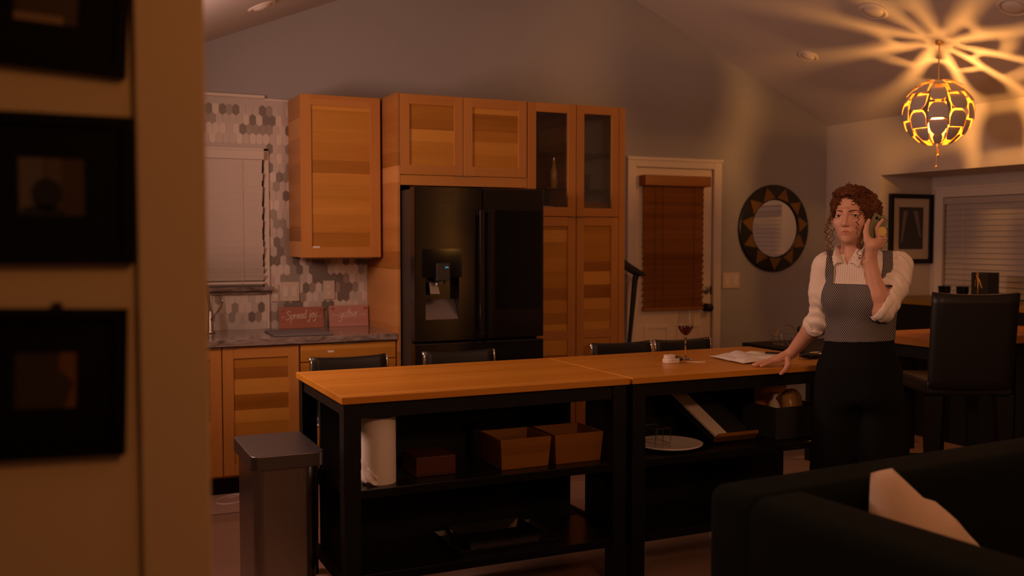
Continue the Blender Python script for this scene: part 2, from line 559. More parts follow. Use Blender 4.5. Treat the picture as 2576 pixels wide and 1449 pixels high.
slab_y(m, XL, -0.75, 0); slab_y(m, -0.75, 0.25, 0, 1.19); slab_y(m, -0.75, 0.25, 2.06)
slab_y(m, 0.25, 3.045, 0); slab_y(m, 3.045, 3.768, 2.05); slab_y(m, 3.768, XR, 0)
struct('wall_back', m, M_wall, fix=True)
struct('floor', Mb().box(XL - 0.2, XA + 0.2, YF - 0.2, YB + 0.2, -0.1, 0.0), M_floor)
m = Mb()
for x0, x1 in ((XL - 0.05, RX), (RX, XR + 0.02)):
    m.prism([(x0, YF, zroof(x0)), (x1, YF, RZ if x1 == RX else zroof(x1)), (x1, YF, (RZ if x1 == RX else zroof(x1)) + 0.1), (x0, YF, zroof(x0) + 0.1)], (0, YB - YF + 0.14, 0))
struct('ceiling', m, M_ceil, fix=True)
struct('wall_left', Mb().box(XL - 0.12, XL, YF, YB + 0.14, 0, 2.3), M_wall)
m = Mb(); m.prism([(XL - .1, YF, 0), (XR, YF, 0), (XR, YF, zroof(XR)), (RX, YF, RZ), (XL - .1, YF, zroof(XL - .1))], (0, -0.12, 0))
struct('wall_front', m, M_wall, fix=True)
# right wall with the dining alcove behind it
m = Mb()
m.box(XR, XA + 0.12, 2.25, YB + 0.14, 0, 2.46)              # pier beside the mirror wall
m.box(XR, XR + 0.12, -1.6, 2.25, 2.0, 2.46)                # header over the alcove
m.box(XR, XA + 0.12, YF, -1.6, 0, 2.46)
struct('wall_right', m, M_wallR)
m = Mb(); m.box(XR + 0.12, XA + 0.12, -1.6, 2.25, 2.0, 2.1)
struct('ceiling_alcove', m, M_ceil)
m = Mb()
m.box(XA, XA + 0.12, 2.13, 2.25, 0, 2.0); m.box(XA, XA + 0.12, -1.6, 0.1, 0, 2.0)
m.box(XA, XA + 0.12, 0.1, 2.13, 0, 1.04); m.box(XA, XA + 0.12, 0.1, 2.13, 1.83, 2.0)
struct('wall_alcove', m, M_wallR)

# foreground hall wall with its casing, left edge of the picture
YH = -1.965
m = Mb(); m.box(XL, -0.80, YH, YH + 0.12, 0, 2.42)
struct('wall_hall', m, M_hall)
m = Mb(); m.box(-0.838, -0.7345, YH - 0.012, YH + 0.132, 0, 2.44)
struct('trim_1', m, M_trimhall, bevel=0.004)

# window over the sink
m = Mb()
for a in ((-0.75, -0.71, 1.19, 2.06), (0.21, 0.25, 1.19, 2.06), (-0.71, 0.21, 1.19, 1.235), (-0.71, 0.21, 2.02, 2.06), (-0.27, -0.23, 1.235, 2.02)):
    m.box(a[0], a[1], 2.91, 2.95, a[2], a[3])
w1 = struct('window_1', m, M_white)
obj('pane', Mb().box(-0.71, 0.21, 2.928, 2.932, 1.235, 2.02), M_gloss, w1)
m = Mb()
m.box(0.25, 0.283, 2.83, 2.852, 1.16, 2.075); m.box(-0.783, 0.283, 2.83, 2.852, 2.058, 2.075); m.box(-0.783, -0.75, 2.83, 2.852, 1.16, 2.075)
struct('trim_2', m, M_white, bevel=0.002)
struct('trim_3', Mb().box(-0.80, 0.30, 2.79, 2.93, 1.165, 1.19).box(-0.80, 0.29, 2.825, 2.85, 1.140, 1.165), M_granite, bevel=0.003)
m = Mb(); m.box(0.262, 0.276, 2.825, 2.85, 0.917, 1.14); m.box(-0.098, -0.084, 2.825, 2.85, 0.917, 1.14)
struct('trim_4', m, M_white)
m = Mb(); m.box(-0.9, 0.262, 2.822, 2.85, 2.392, 2.412); m.box(0.262, 0.42, 2.835, 2.85, 2.380, 2.395)
struct('trim_5', m, M_white, bevel=0.003)

# faux wood blind in the sink window
bl = thing('window_blind', 'white slatted blind lowered over the sink window beside the tiles', 'blind', (-0.25, 2.81, 1.2))
obj('headrail', Mb().box(-0.745, 0.247, 2.785, 2.835, 2.000, 2.057), M_slat, bl, bevel=0.004)
m = Mb()
N = 18
for i in range(N):
    z = 1.985 - i * 0.0425
    tilt = R(76 - max(0, i - 12) * 4.5)
    w = 0.0255
    xr = 0.238 + random.uniform(-0.006, 0.006)
    m.obox(((-0.738 + xr) / 2, 2.806, z - 0.010), (1, 0, 0.0), (0, math.cos(tilt), -math.sin(tilt)), (0, math.sin(tilt), math.cos(tilt)), (xr + 0.738) / 2, w, 0.0014)
obj('slats', m, M_slat, bl)
obj('bottom_rail', Mb().box(-0.738, 0.244, 2.788, 2.826, 1.207, 1.222), M_slat, bl, bevel=0.003)
for x in (-0.62, 0.10):
    obj('ladder_cord', Mb().tube([(x, 2.779, 2.0), (x, 2.779, 1.21)], 0.0012, 5), M_slat, bl)

# tile backsplash
m = Mb()
tw, tp, th = 0.0397, 0.060, 0.0735
pw = 0.0415
row = 0
z = 0.915 + 0.02
while z < 2.42:
    x = -0.85 + (pw / 2 if row % 2 else 0)
    while x < 0.95:
        x0, x1 = x - tw / 2, x + tw / 2
        zb, zt = z - th / 2, z + th / 2
        if x1 < 0.936 and zt < 2.395 and zb > 0.90 and not (x < 0.268 and zb > 1.105 and zb < 2.060):
            k = random.choices((0, 1, 2, 3), (0.28, 0.24, 0.26, 0.22))[0]
            c = 0.0150; yy = YB - 0.006
            poly = [(x - 0.004, yy, zb + 0.0015), (x + 0.004, yy, zb + 0.0015), (x1, yy, zb + c), (x1, yy, zt - c), (x + 0.004, yy, zt - 0.0015), (x - 0.004, yy, zt - 0.0015), (x0, yy, zt - c), (x0, yy, zb + c)]
            m.prism(poly, (0, 0.004, 0), k + 1)
        x += pw
    z += tp; row += 1
for a in ((-0.85, 0.935, 0.915, 1.14), (0.283, 0.935, 1.14, 2.075), (-0.85, 0.42, 2.075, 2.392)):
    m.box(a[0], a[1], YB - 0.0035, YB - 0.0005, a[2], a[3], 0)
o = obj('tile_backsplash', m, [M_grout] + M_tile, fix=True)
tag(o, 'backsplash of long hexagon tiles in mixed taupe and cream behind the counter', 'backsplash', kind='structure')

# door with a wooden blind, mirror wall
m = Mb()
m.box(2.973, 3.045, 2.828, 2.852, 0, 2.12); m.box(3.768, 3.84, 2.828, 2.852, 0, 2.12); m.box(3.045, 3.768, 2.828, 2.852, 2.048, 2.12)
m.box(2.965, 3.848, 2.818, 2.852, 2.10, 2.125)
m.box(3.035, 3.045, 2.85, 2.95, 0, 2.06); m.box(3.768, 3.778, 2.85, 2.95, 0, 2.06)
struct('trim_6', m, M_white, bevel=0.003)
m = Mb(); m.box(3.0455, 3.7675, 2.858, 2.915, 0.01, 2.0475)
d1 = struct('door_1', m, M_door)
m = Mb()
for x0, x1 in ((3.14, 3.37), (3.44, 3.67)):
    for a in ((x0, x1, 0.80, 0.83), (x0, x1, 0.20, 0.23), (x0, x0 + .03, .23, .80), (x1 - .03, x1, .23, .80)):
        m.box(a[0], a[1], 2.851, 2.859, a[2], a[3])
obj('moulding', m, M_door, d1, bevel=0.003)
m = Mb(); m.lathe([(0.030, 0), (0.030, 0.012), (0.022, 0.018), (0.010, 0.020), (0.010, 0.026)], (3.715, 2.858, 1.093), 20, 'y')
obj('deadbolt', m, M_nickel, d1, smooth=False)
m = Mb(); m.lathe([(0.034, 0), (0.034, 0.008), (0.014, 0.014), (0.014, 0.035), (0.030, 0.042), (0.034, 0.055), (0.030, 0.068), (0.012, 0.074)], (3.715, 2.858, 0.955), 20, 'y')
obj('door_knob', m, M_black, d1, smooth=True)
for z in (1.82, 0.9, 0.25):
    obj('hinge', Mb().box(3.040, 3.054, 2.846, 2.859, z - 0.055, z + 0.055), M_black, d1)
obj('strike_plate', Mb().box(3.756, 3.766, 2.854, 2.859, 1.06, 1.125), M_black, d1)
bd = thing('door_blind', 'brown wooden slatted blind hanging on the kitchen door', 'blind', (3.38, 2.84, 0.95))
obj('valance', Mb().box(3.085, 3.690, 2.762, 2.857, 1.905, 1.985), M_blindwood, bd, bevel=0.004)
m = Mb()
for i in range(20):
    z = 1.895 - i * 0.0475
    t = R(72 if i < 11 else 60)
    m.obox((3.387, 2.828, z - 0.012), (1, 0, 0), (0, math.cos(t), -math.sin(t)), (0, math.sin(t), math.cos(t)), 0.277, 0.0262, 0.0015)
obj('slats', m, M_blindwood, bd)
obj('bottom_rail', Mb().box(3.11, 3.665, 2.815, 2.840, 0.945, 0.965), M_blindwood, bd, bevel=0.002)
for x in (3.20, 3.27, 3.56):
    obj('ladder_cord', Mb().tube([(x, 2.798, 1.9), (x, 2.798, 0.96)], 0.0014, 5), M_dark, bd)

mir = thing('round_mirror', 'large round mirror with black rim and bronze triangle mosaic', 'mirror', (4.372, 2.85, 1.585))
MC = (4.372, 2.85, 1.585)
m = Mb(); m.lathe([(0.232, 0.030), (0.240, 0.034), (0.345, 0.026), (0.356, 0.018), (0.356, 0.0)], MC, 64, 'y', cap=False)
obj('rim', m, M_frameblack, mir, smooth=False, fix=True)
obj('mirror_glass', Mb().lathe([(0.234, 0.0), (0.234, 0.022)], MC, 64, 'y'), M_mirror, mir)
m = Mb()
for k in range(11):
    a = 2 * math.pi * (k + 0.5) / 11
    da = 2 * math.pi / 11
    P = lambda r, an, h: (MC[0] + r * math.sin(an), MC[1] - h, MC[2] + r * math.cos(an))
    tri = [P(0.250, a - da * .44, 0.0345), P(0.250, a + da * .44, 0.0345), P(0.341, a + 0.02, 0.0278)]
    m.prism(tri, (0, -0.0025, 0))
obj('mosaic_triangles', m, M_bronze, mir, fix=True)


def plate(name, label, cat, x0, x1, z0, z1, y=2.842, rockers=0, slots=0):
    o = thing(name, label, cat, ((x0 + x1) / 2, y, (z0 + z1) / 2))
    obj('cover_plate', Mb().box(x0, x1, y - 0.006, y + 0.004, z0, z1), M_plate, o, bevel=0.002)
    w = x1 - x0
    n = max(rockers, 1 if slots else 0)
    for k in range(rockers):
        cx = x0 + w * (k + 0.5) / rockers
        obj('rocker', Mb().box(cx - 0.016, cx + 0.016, y - 0.009, y - 0.005, z0 + 0.03, z1 - 0.03), M_white, o, bevel=0.0015)
    if slots:
        cx = (x0 + x1) / 2
        for dz in (-0.022, 0.022):
            zc = (z0 + z1) / 2 + dz
            obj('socket', Mb().lathe([(0.0145, 0), (0.0145, 0.0016), (0.0125, 0.0022), (0, 0.0022)], (cx, y - 0.0055, zc), 18, 'y'), M_white, o)
    return o


plate('switch_plate', 'cream double switch plate between the door and the round mirror', 'switch', 3.868, 4.035, 1.104, 1.228, y=2.846, rockers=2)
plate('wall_outlet', 'narrow cream outlet right beside the window trim over the sink', 'outlet', 0.293, 0.338, 1.09, 1.203, y=2.839, slots=1)
plate('switch_plate', 'square cream switch plate on the tiles above the spread joy sign', 'switch', 0.355, 0.472, 1.09, 1.216, y=2.839, rockers=2)
plate('wall_outlet', 'cream outlet on the tiles below the wall cabinet, above the gather sign', 'outlet', 0.632, 0.708, 1.097, 1.22, y=2.839, slots=1)


# ================================================================== KITCHEN CABINETS
def shaker(parent, name, x0, x1, z0, z1, y, st=0.058, t=0.02, panel=True, pull=None, mid=None):
    """frame-and-panel door; front face at y"""
    m = Mb()
    m.box(x0, x0 + st, y, y + t, z0, z1, 0); m.box(x1 - st, x1, y, y + t, z0, z1, 0)
    m.box(x0 + st, x1 - st, y, y + t, z0, z0 + st, 1); m.box(x0 + st, x1 - st, y, y + t, z1 - st, z1, 1)
    if mid:
        m.box(x0 + st, x1 - st, y, y + t, mid - st / 2, mid + st / 2, 1)
    d = obj(name, m, [M_stile, M_rail], parent, bevel=0.0015, seg=1)
    spans = [(z0 + st, z1 - st)] if not mid else [(z0 + st, mid - st / 2), (mid + st / 2, z1 - st)]
    for a, b in spans:
        if panel:
            obj('door_panel', Mb().box(x0 + st - 0.002, x1 - st + 0.002, y + 0.009, y + t - 0.002, a - 0.002, b + 0.002), M_panel, d)
        else:
            obj('glass_pane', Mb().box(x0 + st - 0.002, x1 - st + 0.002, y + 0.009, y + 0.013, a - 0.002, b + 0.002), M_thin, d)
    if pull:
        px0, px1, pz = pull
        obj('pull_tab', Mb().box(px0, px1, y - 0.012, y + t * 0.8, pz - 0.0015, pz + 0.0015), M_nickel, d)
    return d


# worktop, sink end to fridge panel
o = obj('worktop', Mb().box(-1.28, 0.934, 2.185, 2.846, 0.877, 0.915), M_granite, bevel=0.003)
tag(o, 'polished brown grey granite worktop running under the window', 'worktop')

YD = 2.205
b1 = thing('base_cabinet', 'wooden sink base cabinet with striped doors, left of the drawer unit', 'cabinet', (-0.4, 2.5, 0))
obj('carcass', Mb().box(-1.28, 0.330, YD + 0.022, 2.84, 0.11, 0.876), M_side, b1)
obj('toe_kick', Mb().box(-1.28, 0.330, 2.29, 2.31, 0.0, 0.11), M_blackwood, b1)
shaker(b1, 'door', -0.112, 0.327, 0.125, 0.866, YD, pull=(-0.108, -0.04, 0.870), st=0.062)
shaker(b1, 'door', -0.556, -0.118, 0.125, 0.866, YD, pull=(-0.19, -0.122, 0.870), st=0.062)
shaker(b1, 'door', -1.00, -0.562, 0.125, 0.866, YD, st=0.062)
b2 = thing('drawer_cabinet', 'wooden drawer unit standing against the tall panel by the fridge', 'cabinet', (0.63, 2.5, 0))
obj('carcass', Mb().box(0.334, 0.932, YD + 0.022, 2.84, 0.11, 0.876), M_side, b2)
obj('toe_kick', Mb().box(0.334, 0.932, 2.29, 2.31, 0.0, 0.11), M_blackwood, b2)
for za, zb in ((0.765, 0.866), (0.512, 0.759), (0.385, 0.507), (0.125, 0.380)):
    d = obj('drawer', Mb().box(0.338, 0.926, YD, YD + 0.021, za, zb), M_panel, b2, bevel=0.0015, seg=1)
    if za > 0.7:
        obj('pull_tab', Mb().box(0.52, 0.75, YD - 0.010, YD + 0.015, 0.8672, 0.8700), M_nickel, d)
        obj('paper_tag', Mb().box(0.500, 0.538, YD - 0.001, YD + 0.001, 0.815, 0.827), M_paper, d)
o = obj('cabinet_end_panel', Mb().box(0.935, 0.955, 2.19, 2.848, 0.0, 2.39), M_side, bevel=0.0015)
tag(o, 'tall striped wooden end panel between the worktop and the fridge', 'panel')

u1 = thing('wall_cabinet', 'single door wall cabinet hanging on the tiles right of the window', 'cabinet', (0.66, 2.66, 1.38))
obj('carcass', Mb().box(0.412, 0.915, 2.492, 2.838, 1.382, 2.385), M_side, u1)
d = shaker(u1, 'door', 0.410, 0.917, 1.380, 2.387, 2.47, st=0.066)
obj('paper_tag', Mb().box(0.480, 0.523, 2.468, 2.471, 1.440, 1.451), M_paper, d)
obj('under_light', Mb().box(0.44, 0.90, 2.60, 2.64, 1.368, 1.381), M_plate, u1)

u2 = thing('fridge_cabinet', 'two door wooden cabinet bridging over the black fridge', 'cabinet', (1.39, 2.5, 1.825))
obj('carcass', Mb().box(0.957, 1.818, 2.212, 2.838, 1.828, 2.385), M_side, u2)
obj('bottom_rail', Mb().box(0.957, 1.818, 2.190, 2.212, 1.828, 1.888), M_rail, u2)
shaker(u2, 'door', 0.958, 1.372, 1.893, 2.385, 2.19, st=0.060, pull=(1.315, 1.370, 1.8905))
shaker(u2, 'door', 1.376, 1.816, 1.893, 2.385, 2.19, st=0.060, pull=(1.378, 1.435, 1.8905))


def pantry(label, x0, x1, lab_dx):
    p = thing('pantry_cabinet', label, 'cabinet', ((x0 + x1) / 2, 2.5, 0))
    m = Mb()
    m.box(x0, x0 + 0.018, 2.213, 2.838, 0.0, 2.385); m.box(x1 - 0.018, x1, 2.213, 2.838, 0.0, 2.385)
    m.box(x0 + 0.018, x1 - 0.018, 2.82, 2.838, 0.0, 2.385); m.box(x0 + 0.018, x1 - 0.018, 2.213, 2.82, 2.367, 2.385)
    m.box(x0 + 0.018, x1 - 0.018, 2.213, 2.82, 1.640, 1.658); m.box(x0 + 0.018, x1 - 0.018, 2.213, 2.82, 0.09, 0.11)
    obj('carcass', m, M_side, p)
    obj('toe_kick', Mb().box(x0 + .02, x1 - .02, 2.27, 2.29, 0.0, 0.09), M_blackwood, p)
    for z in (1.83, 2.07):
        obj('glass_shelf', Mb().box(x0 + 0.019, x1 - 0.019, 2.25, 2.81, z, z + 0.006), M_thin, p)
    return p


p1 = pantry('tall cabinet right of the fridge, its dark glass door showing a jug', 1.822, 2.180, 0)
shaker(p1, 'glass_door', 1.824, 2.179, 1.647, 2.385, 2.19, panel=False, pull=(2.13, 2.178, 1.6445), st=0.060)
shaker(p1, 'door', 1.824, 2.179, 0.112, 1.641, 2.19, pull=(2.13, 2.178, 1.6425), st=0.060, mid=0.86)
p2 = pantry('tall cabinet beside the kitchen door, its glass door showing a wooden box', 2.184, 2.556, 0)
shaker(p2, 'glass_door', 2.185, 2.508, 1.647, 2.385, 2.19, panel=False, pull=(2.186, 2.232, 1.6445), st=0.056)
shaker(p2, 'door', 2.185, 2.508, 0.112, 1.641, 2.19, pull=(2.186, 2.232, 1.6425), st=0.056, mid=0.86)
m = Mb(); m.box(2.2025, 2.537, 2.8165, 2.8195, 1.66, 2.365); m.box(2.5345, 2.5375, 2.215, 2.8165, 1.66, 2.365); m.box(2.2025, 2.2055, 2.215, 2.8165, 1.66, 2.365)
ln = obj('inner_lining', m, M_ceram, p2)
ln['label'] = 'white inside of the cabinet'
obj('filler_strip', Mb().box(2.511, 2.556, 2.19, 2.212, 0.0, 2.385), M_stile, p2)

# things behind the glass doors
j = thing('glass_jug', 'tall clear glass jug on the upper shelf of the dark glass cabinet', 'jug', (1.97, 2.45, 2.076))
obj('body', Mb().lathe([(0.048, 0), (0.055, 0.01), (0.058, 0.10), (0.045, 0.17), (0.052, 0.20), (0.049, 0.20), (0.042, 0.17), (0.054, 0.10), (0.050, 0.013), (0.0, 0.012)], (1.97, 2.45, 2.0765), 28), M_thin, j, smooth=True)
obj('handle', Mb().tube(catmull([(2.020, 2.45, 2.245), (2.075, 2.45, 2.235), (2.080, 2.45, 2.16), (2.030, 2.45, 2.12)]), 0.006, 8), M_thin, j, smooth=True)
for k in range(3):
    o = obj('white_plate', Mb().lathe([(0.05, 0), (0.075, 0.004), (0.112, 0.016), (0.114, 0.019), (0.075, 0.009), (0.0, 0.007)], (2.0, 2.42, 1.6785 + k * 0.010), 36), M_ceram, smooth=True)
    tag(o, ('white plate at the bottom', 'white plate in the middle', 'white plate on top')[k] + ' of the short stack behind the left glass door', 'plate', 'plates in the glass cabinet')
o = obj('serving_tray', Mb().box(1.86, 2.14, 2.26, 2.66, 1.6585, 1.678), M_dark, bevel=0.004)
tag(o, 'flat black tray under the white plates in the glass cabinet', 'tray')
o = obj('black_box', Mb().box(1.85, 2.15, 2.52, 2.78, 1.6785, 1.82), M_dark, bevel=0.004)
tag(o, 'black box behind the white plates in the glass cabinet', 'box')
for k, (x, y, h, r) in enumerate(((2.10, 2.36, 0.19, 0.024), (1.93, 2.40, 0.15, 0.035))):
    o = thing('glass_bottle' if k == 0 else 'glass_jar', ('slim brown bottle at the right of the dark glass cabinet', 'wide glass jar in the middle of the dark glass cabinet')[k], ('bottle', 'jar')[k], (x, y, 1.8365))
    obj('body', Mb().lathe([(r, 0), (r, h * .62), (r * .55, h * .75), (r * .5, h)], (x, y, 1.8365), 20), M_thin if k else M_bag, o, smooth=True)
    obj('stopper', Mb().lathe([(r * .55, 0), (r * .55, 0.018), (0, 0.019)], (x, y, 1.8367 + h), 14), M_nickel, o)
wb = thing('wooden_box', 'open wooden box at the bottom of the right glass cabinet', 'box', (2.35, 2.35, 1.6585))
m = Mb(); m.box(2.225, 2.475, 2.28, 2.29, 1.6585, 1.745); m.box(2.225, 2.475, 2.48, 2.49, 1.6585, 1.745)
m.box(2.225, 2.235, 2.29, 2.48, 1.6585, 1.745); m.box(2.465, 2.475, 2.29, 2.48, 1.6585, 1.745); m.box(2.235, 2.465, 2.29, 2.48, 1.6585, 1.668)
obj('tray_body', m, M_bamboo, wb)
for k, (x, y, z) in enumerate(((2.26, 2.42, 2.0765), (2.30, 2.36, 1.8365), (2.40, 2.46, 1.8365), (2.25, 2.46, 1.8365))):
    o = obj('drinking_glass', Mb().lathe([(0.026, 0), (0.034, 0.11), (0.032, 0.11), (0.024, 0.006), (0, 0.006)], (x, y, z), 24), M_thin, smooth=True)
    tag(o, ('tumbler alone on the top shelf of the right glass cabinet', 'front tumbler on the middle shelf of the right glass cabinet',
            'rightmost tumbler on the middle shelf of the right glass cabinet', 'rear left tumbler on the middle shelf of the right glass cabinet')[k], 'glass', 'tumblers in the right glass cabinet')

# ------------------------------------------------------------------ fridge
fr = thing('fridge', 'black steel french door fridge with water dispenser and dark screen', 'fridge', (1.39, 2.4, 0))
obj('body', Mb().box(0.966, 1.812, 2.03, 2.80, 0.03, 1.795), M_fridge_side, fr, bevel=0.006)
m = Mb()
X0, X1, Z0, Z1, yf, yb = 0.964, 1.399, 0.884, 1.806, 1.945, 2.026
cx0, cx1, cz0, cz1 = 1.030, 1.245, 1.010, 1.265
m.box(X0 + .006, cx0, yf, yb, Z0, Z1); m.box(cx1, X1 - .002, yf, yb, Z0, Z1)
m.box(cx0, cx1, yf, yb, Z0, cz0); m.box(cx0, cx1, yf, yb, cz1, Z1); m.box(cx0, cx1, yb - 0.004, yb, cz0, cz1)
m.prism([(X0, yf + .009, Z0), (X0 + .006, yf, Z0), (X0 + .006, yb, Z0), (X0, yb, Z0)], (0, 0, Z1 - Z0))
ld = obj('door', m, M_fridge, fr, fix=True)
ld['label'] = 'left fridge door with a water and ice dispenser'
obj('dispenser_panel', Mb().box(1.010, 1.262, 1.9415, 1.9455, cz1, 1.437), M_gloss, ld)
obj('control_head', Mb().box(1.094, 1.182, 1.925, 2.0, 1.245, 1.352), M_fridge_side, ld, bevel=0.006)
obj('display', Mb().box(1.148, 1.168, 1.9235, 1.926, 1.322, 1.330), M_screen, ld)
obj('nozzle', Mb().lathe([(0.024, 0.0), (0.020, -0.022), (0.012, -0.024)], (1.138, 1.965, 1.246), 16), M_steel, ld)
obj('paddle', Mb().obox((1.095, 1.975, 1.20), (1, 0, 0), (0, 1, -0.35), (0, 0.35, 1), 0.030, 0.004, 0.040), M_nickel, ld, bevel=0.004)
obj('drip_tray', Mb().quadbox([(1.032, 1.950, 1.011), (1.243, 1.950, 1.011), (1.243, 2.020, 1.011), (1.032, 2.020, 1.011)], [(1.032, 1.950, 1.016), (1.243, 1.950, 1.016), (1.243, 2.020, 1.13), (1.032, 2.020, 1.13)]), M_steel, ld)
rd = obj('door', Mb().box(1.405, 1.818, 1.945, 2.026, 0.884, 1.806), M_fridge, fr, bevel=0.007)
rd['label'] = 'right fridge door with a large dark screen'
obj('touch_screen', Mb().box(1.487, 1.800, 1.9415, 1.946, 1.062, 1.672), M_gloss, rd)
obj('drawer', Mb().box(0.964, 1.818, 1.945, 2.026, 0.560, 0.870), M_fridge, fr, bevel=0.007)
obj('drawer', Mb().box(0.964, 1.818, 1.945, 2.026, 0.065, 0.545), M_fridge, fr, bevel=0.007)
for x0, x1 in ((1.362, 1.388), (1.418, 1.446)):
    m = Mb(); m.box(x0, x1, 1.893, 1.912, 0.890, 1.672)
    m.box(x0 + .003, x1 - .003, 1.912, 1.945, 0.895, 0.925); m.box(x0 + .003, x1 - .003, 1.912, 1.945, 1.635, 1.665)
    obj('handle', m, M_fridge, fr, bevel=0.004)
for x0, x1 in ((0.985, 1.06), (1.72, 1.795)):
    obj('hinge_cover', Mb().box(x0, x1, 1.99, 2.10, 1.796, 1.812), M_dark, fr, bevel=0.004)

# ------------------------------------------------------------------ things on the worktop
LET = {
    'S': [[(.85, 1.6), (.5, 1.85), (.15, 1.55), (.4, 1.1), (.8, .8), (.65, .15), (.25, -.1), (-.05, .25)]],
    'p': [[(0, .9), (.12, .5), (.08, -.9)], [(.08, .6), (.4, 1), (.66, .65), (.45, .1), (.1, .15)]],
    'r': [[(0, 1), (.08, 0)], [(.06, .6), (.28, 1), (.5, .85)]],
    'e': [[(0, .4), (.5, .6), (.38, .98), (.1, .8), (.06, .25), (.3, 0), (.62, .25)]],
    'a': [[(.55, .85), (.25, 1), (0, .5), (.2, 0), (.5, .4)], [(.56, 1), (.52, .2), (.72, .05)]],
    'd': [[(.55, .85), (.25, 1), (0, .5), (.2, 0), (.5, .4)], [(.62, 1.9), (.54, .2), (.74, .05)]],
    'j': [[(.3, 1), (.3, -.5), (.05, -.9), (-.2, -.55)], [(.32, 1.45), (.34, 1.55)]],
    'o': [[(.3, 1), (0, .55), (.25, 0), (.55, .45), (.3, 1), (.62, .9)]],
    'y': [[(0, 1), (.1, .3), (.45, .3)], [(.5, 1), (.45, 0), (.2, -.9), (-.1, -.55)]],
    'g': [[(.55, .85), (.25, 1), (0, .5), (.2, .05), (.5, .4)], [(.56, 1), (.5, -.4), (.15, -.95), (-.25, -.55)]],
    't': [[(.28, 1.6), (.2, .2), (.45, .05)], [(-.02, 1.1), (.55, 1.15)]],
    'h': [[(.05, 1.9), (.05, 0)], [(.05, .5), (.35, 1), (.5, .7), (.5, .1), (.7, .05)]],
}
ADV = {'S': 1.0, 'p': .78, 'r': .55, 'e': .66, 'a': .78, 'd': .82, 'j': .52, 'o': .7, 'y': .66, 'g': .72, 't': .56, 'h': .78, ' ': .45}


def script_text(m, text, x, y, z, h, r, slope=0.0, nrm=0.0, tail=None):
    """hand written lettering laid on a board facing -y; h is the x-height"""
    cx = 0
    for ch in text:
        for st in LET.get(ch, []):
            pts = [(x + (cx + a + 0.12 * b) * h, y + nrm * b * h, z + b * h + slope * (cx + a) * h) for a, b in st]
            m.tube(catmull(pts, 5), r, 5)
        cx += ADV[ch]
    return cx * h


def sign(label, x0, x1, z0, z1, text, mat, h):
    s = thing('wooden_sign', label, 'sign', ((x0 + x1) / 2, 2.78, 0.9155))
    lean = 0.10
    yb_, yt = 2.785, 2.785 + lean * (z1 - z0)
    obj('board', Mb().quadbox([(x0, yb_, z0), (x1, yb_, z0), (x1, yb_ + .012, z0), (x0, yb_ + .012, z0)],
                              [(x0, yt, z1), (x1, yt, z1), (x1, yt + .012, z1), (x0, yt + .012, z1)]), mat, s, bevel=0.0015)
    m = Mb()
    wd = sum(ADV[c] for c in text) * h
    zc = z0 + (z1 - z0) * 0.42
    script_text(m, text, (x0 + x1) / 2 - wd / 2, yb_ + lean * (zc - z0) - 0.0012, zc, h, 0.0021, 0.06, lean)
    for sx in (-1, 1):
        xs = (x0 + x1) / 2 + sx * wd * 0.55
        xe = (x0 + x1) / 2 + sx * (x1 - x0) * 0.44
        pts = [(xs, yb_ + lean * (zc - z0 + h * .4) - .0012, zc + h * .4), ((xs + xe) / 2, yb_ + lean * (zc - z0 + h * .7) - .0012, zc + h * .7), (xe, yb_ + lean * (zc - z0 + h * .4) - .0012, zc + h * .4)]
        m.tube(catmull(pts, 5), 0.0013, 5)
    obj('lettering', m, M_letter, s)
    for sx, xx in ((-1, x0 + 0.022), (1, x1 - 0.022)):
        zz = z1 - 0.018
        obj('peg', Mb().lathe([(0.009, 0), (0.009, 0.006), (0, 0.008)], (xx, yb_ + lean * (zz - z0), zz), 14, 'y'), M_signred, s)
    return s


sign('red brown wooden sign with the words Spread joy, under the square switch plate', 0.330, 0.622, 0.9155, 1.052, 'Spread joy', M_signred, 0.029)
sign('pink wooden sign with the word gather, beside the fridge panel', 0.660, 0.925, 0.9155, 1.055, 'gather', M_signpink, 0.031)
o = obj('drying_mat', Mb().prism([(0.205, 2.63, 0.9155), (0.555, 2.63, 0.9155), (0.555, 2.27, 0.9155), (0.20, 2.27, 0.9155)], (0, 0, 0.010)), M_mat, bevel=0.004, fix=True)
tag(o, 'thin grey drying mat lying flat on the worktop before the red sign', 'mat')
fa = thing('kitchen_faucet', 'metal kitchen faucet with raised lever at the left end of the worktop', 'faucet', (-0.115, 2.66, 0.9155))
obj('body', Mb().lathe([(0.028, 0), (0.028, 0.01), (0.019, 0.02), (0.017, 0.13), (0.012, 0.145), (0, 0.147)], (-0.115, 2.66, 0.9155), 20), M_nickel, fa, smooth=True)
obj('spout', Mb().tube(catmull([(-0.115, 2.66, 1.03), (-0.14, 2.63, 1.20), (-0.19, 2.56, 1.25), (-0.23, 2.50, 1.20), (-0.235, 2.49, 1.13)]), 0.011, 10), M_nickel, fa, smooth=True)
obj('lever', Mb().tube(catmull([(-0.112, 2.645, 1.00), (-0.095, 2.62, 1.03), (-0.062, 2.60, 1.075), (-0.050, 2.59, 1.125)]), [0.009, 0.008, 0.007, 0.007, 0.007, 0.006, 0.006, 0.006, 0.006, 0.006, 0.006, 0.006, 0.006, 0.006, 0.006, 0.006, 0.006, 0.006, 0.006], 10), M_chrome, fa, smooth=True)

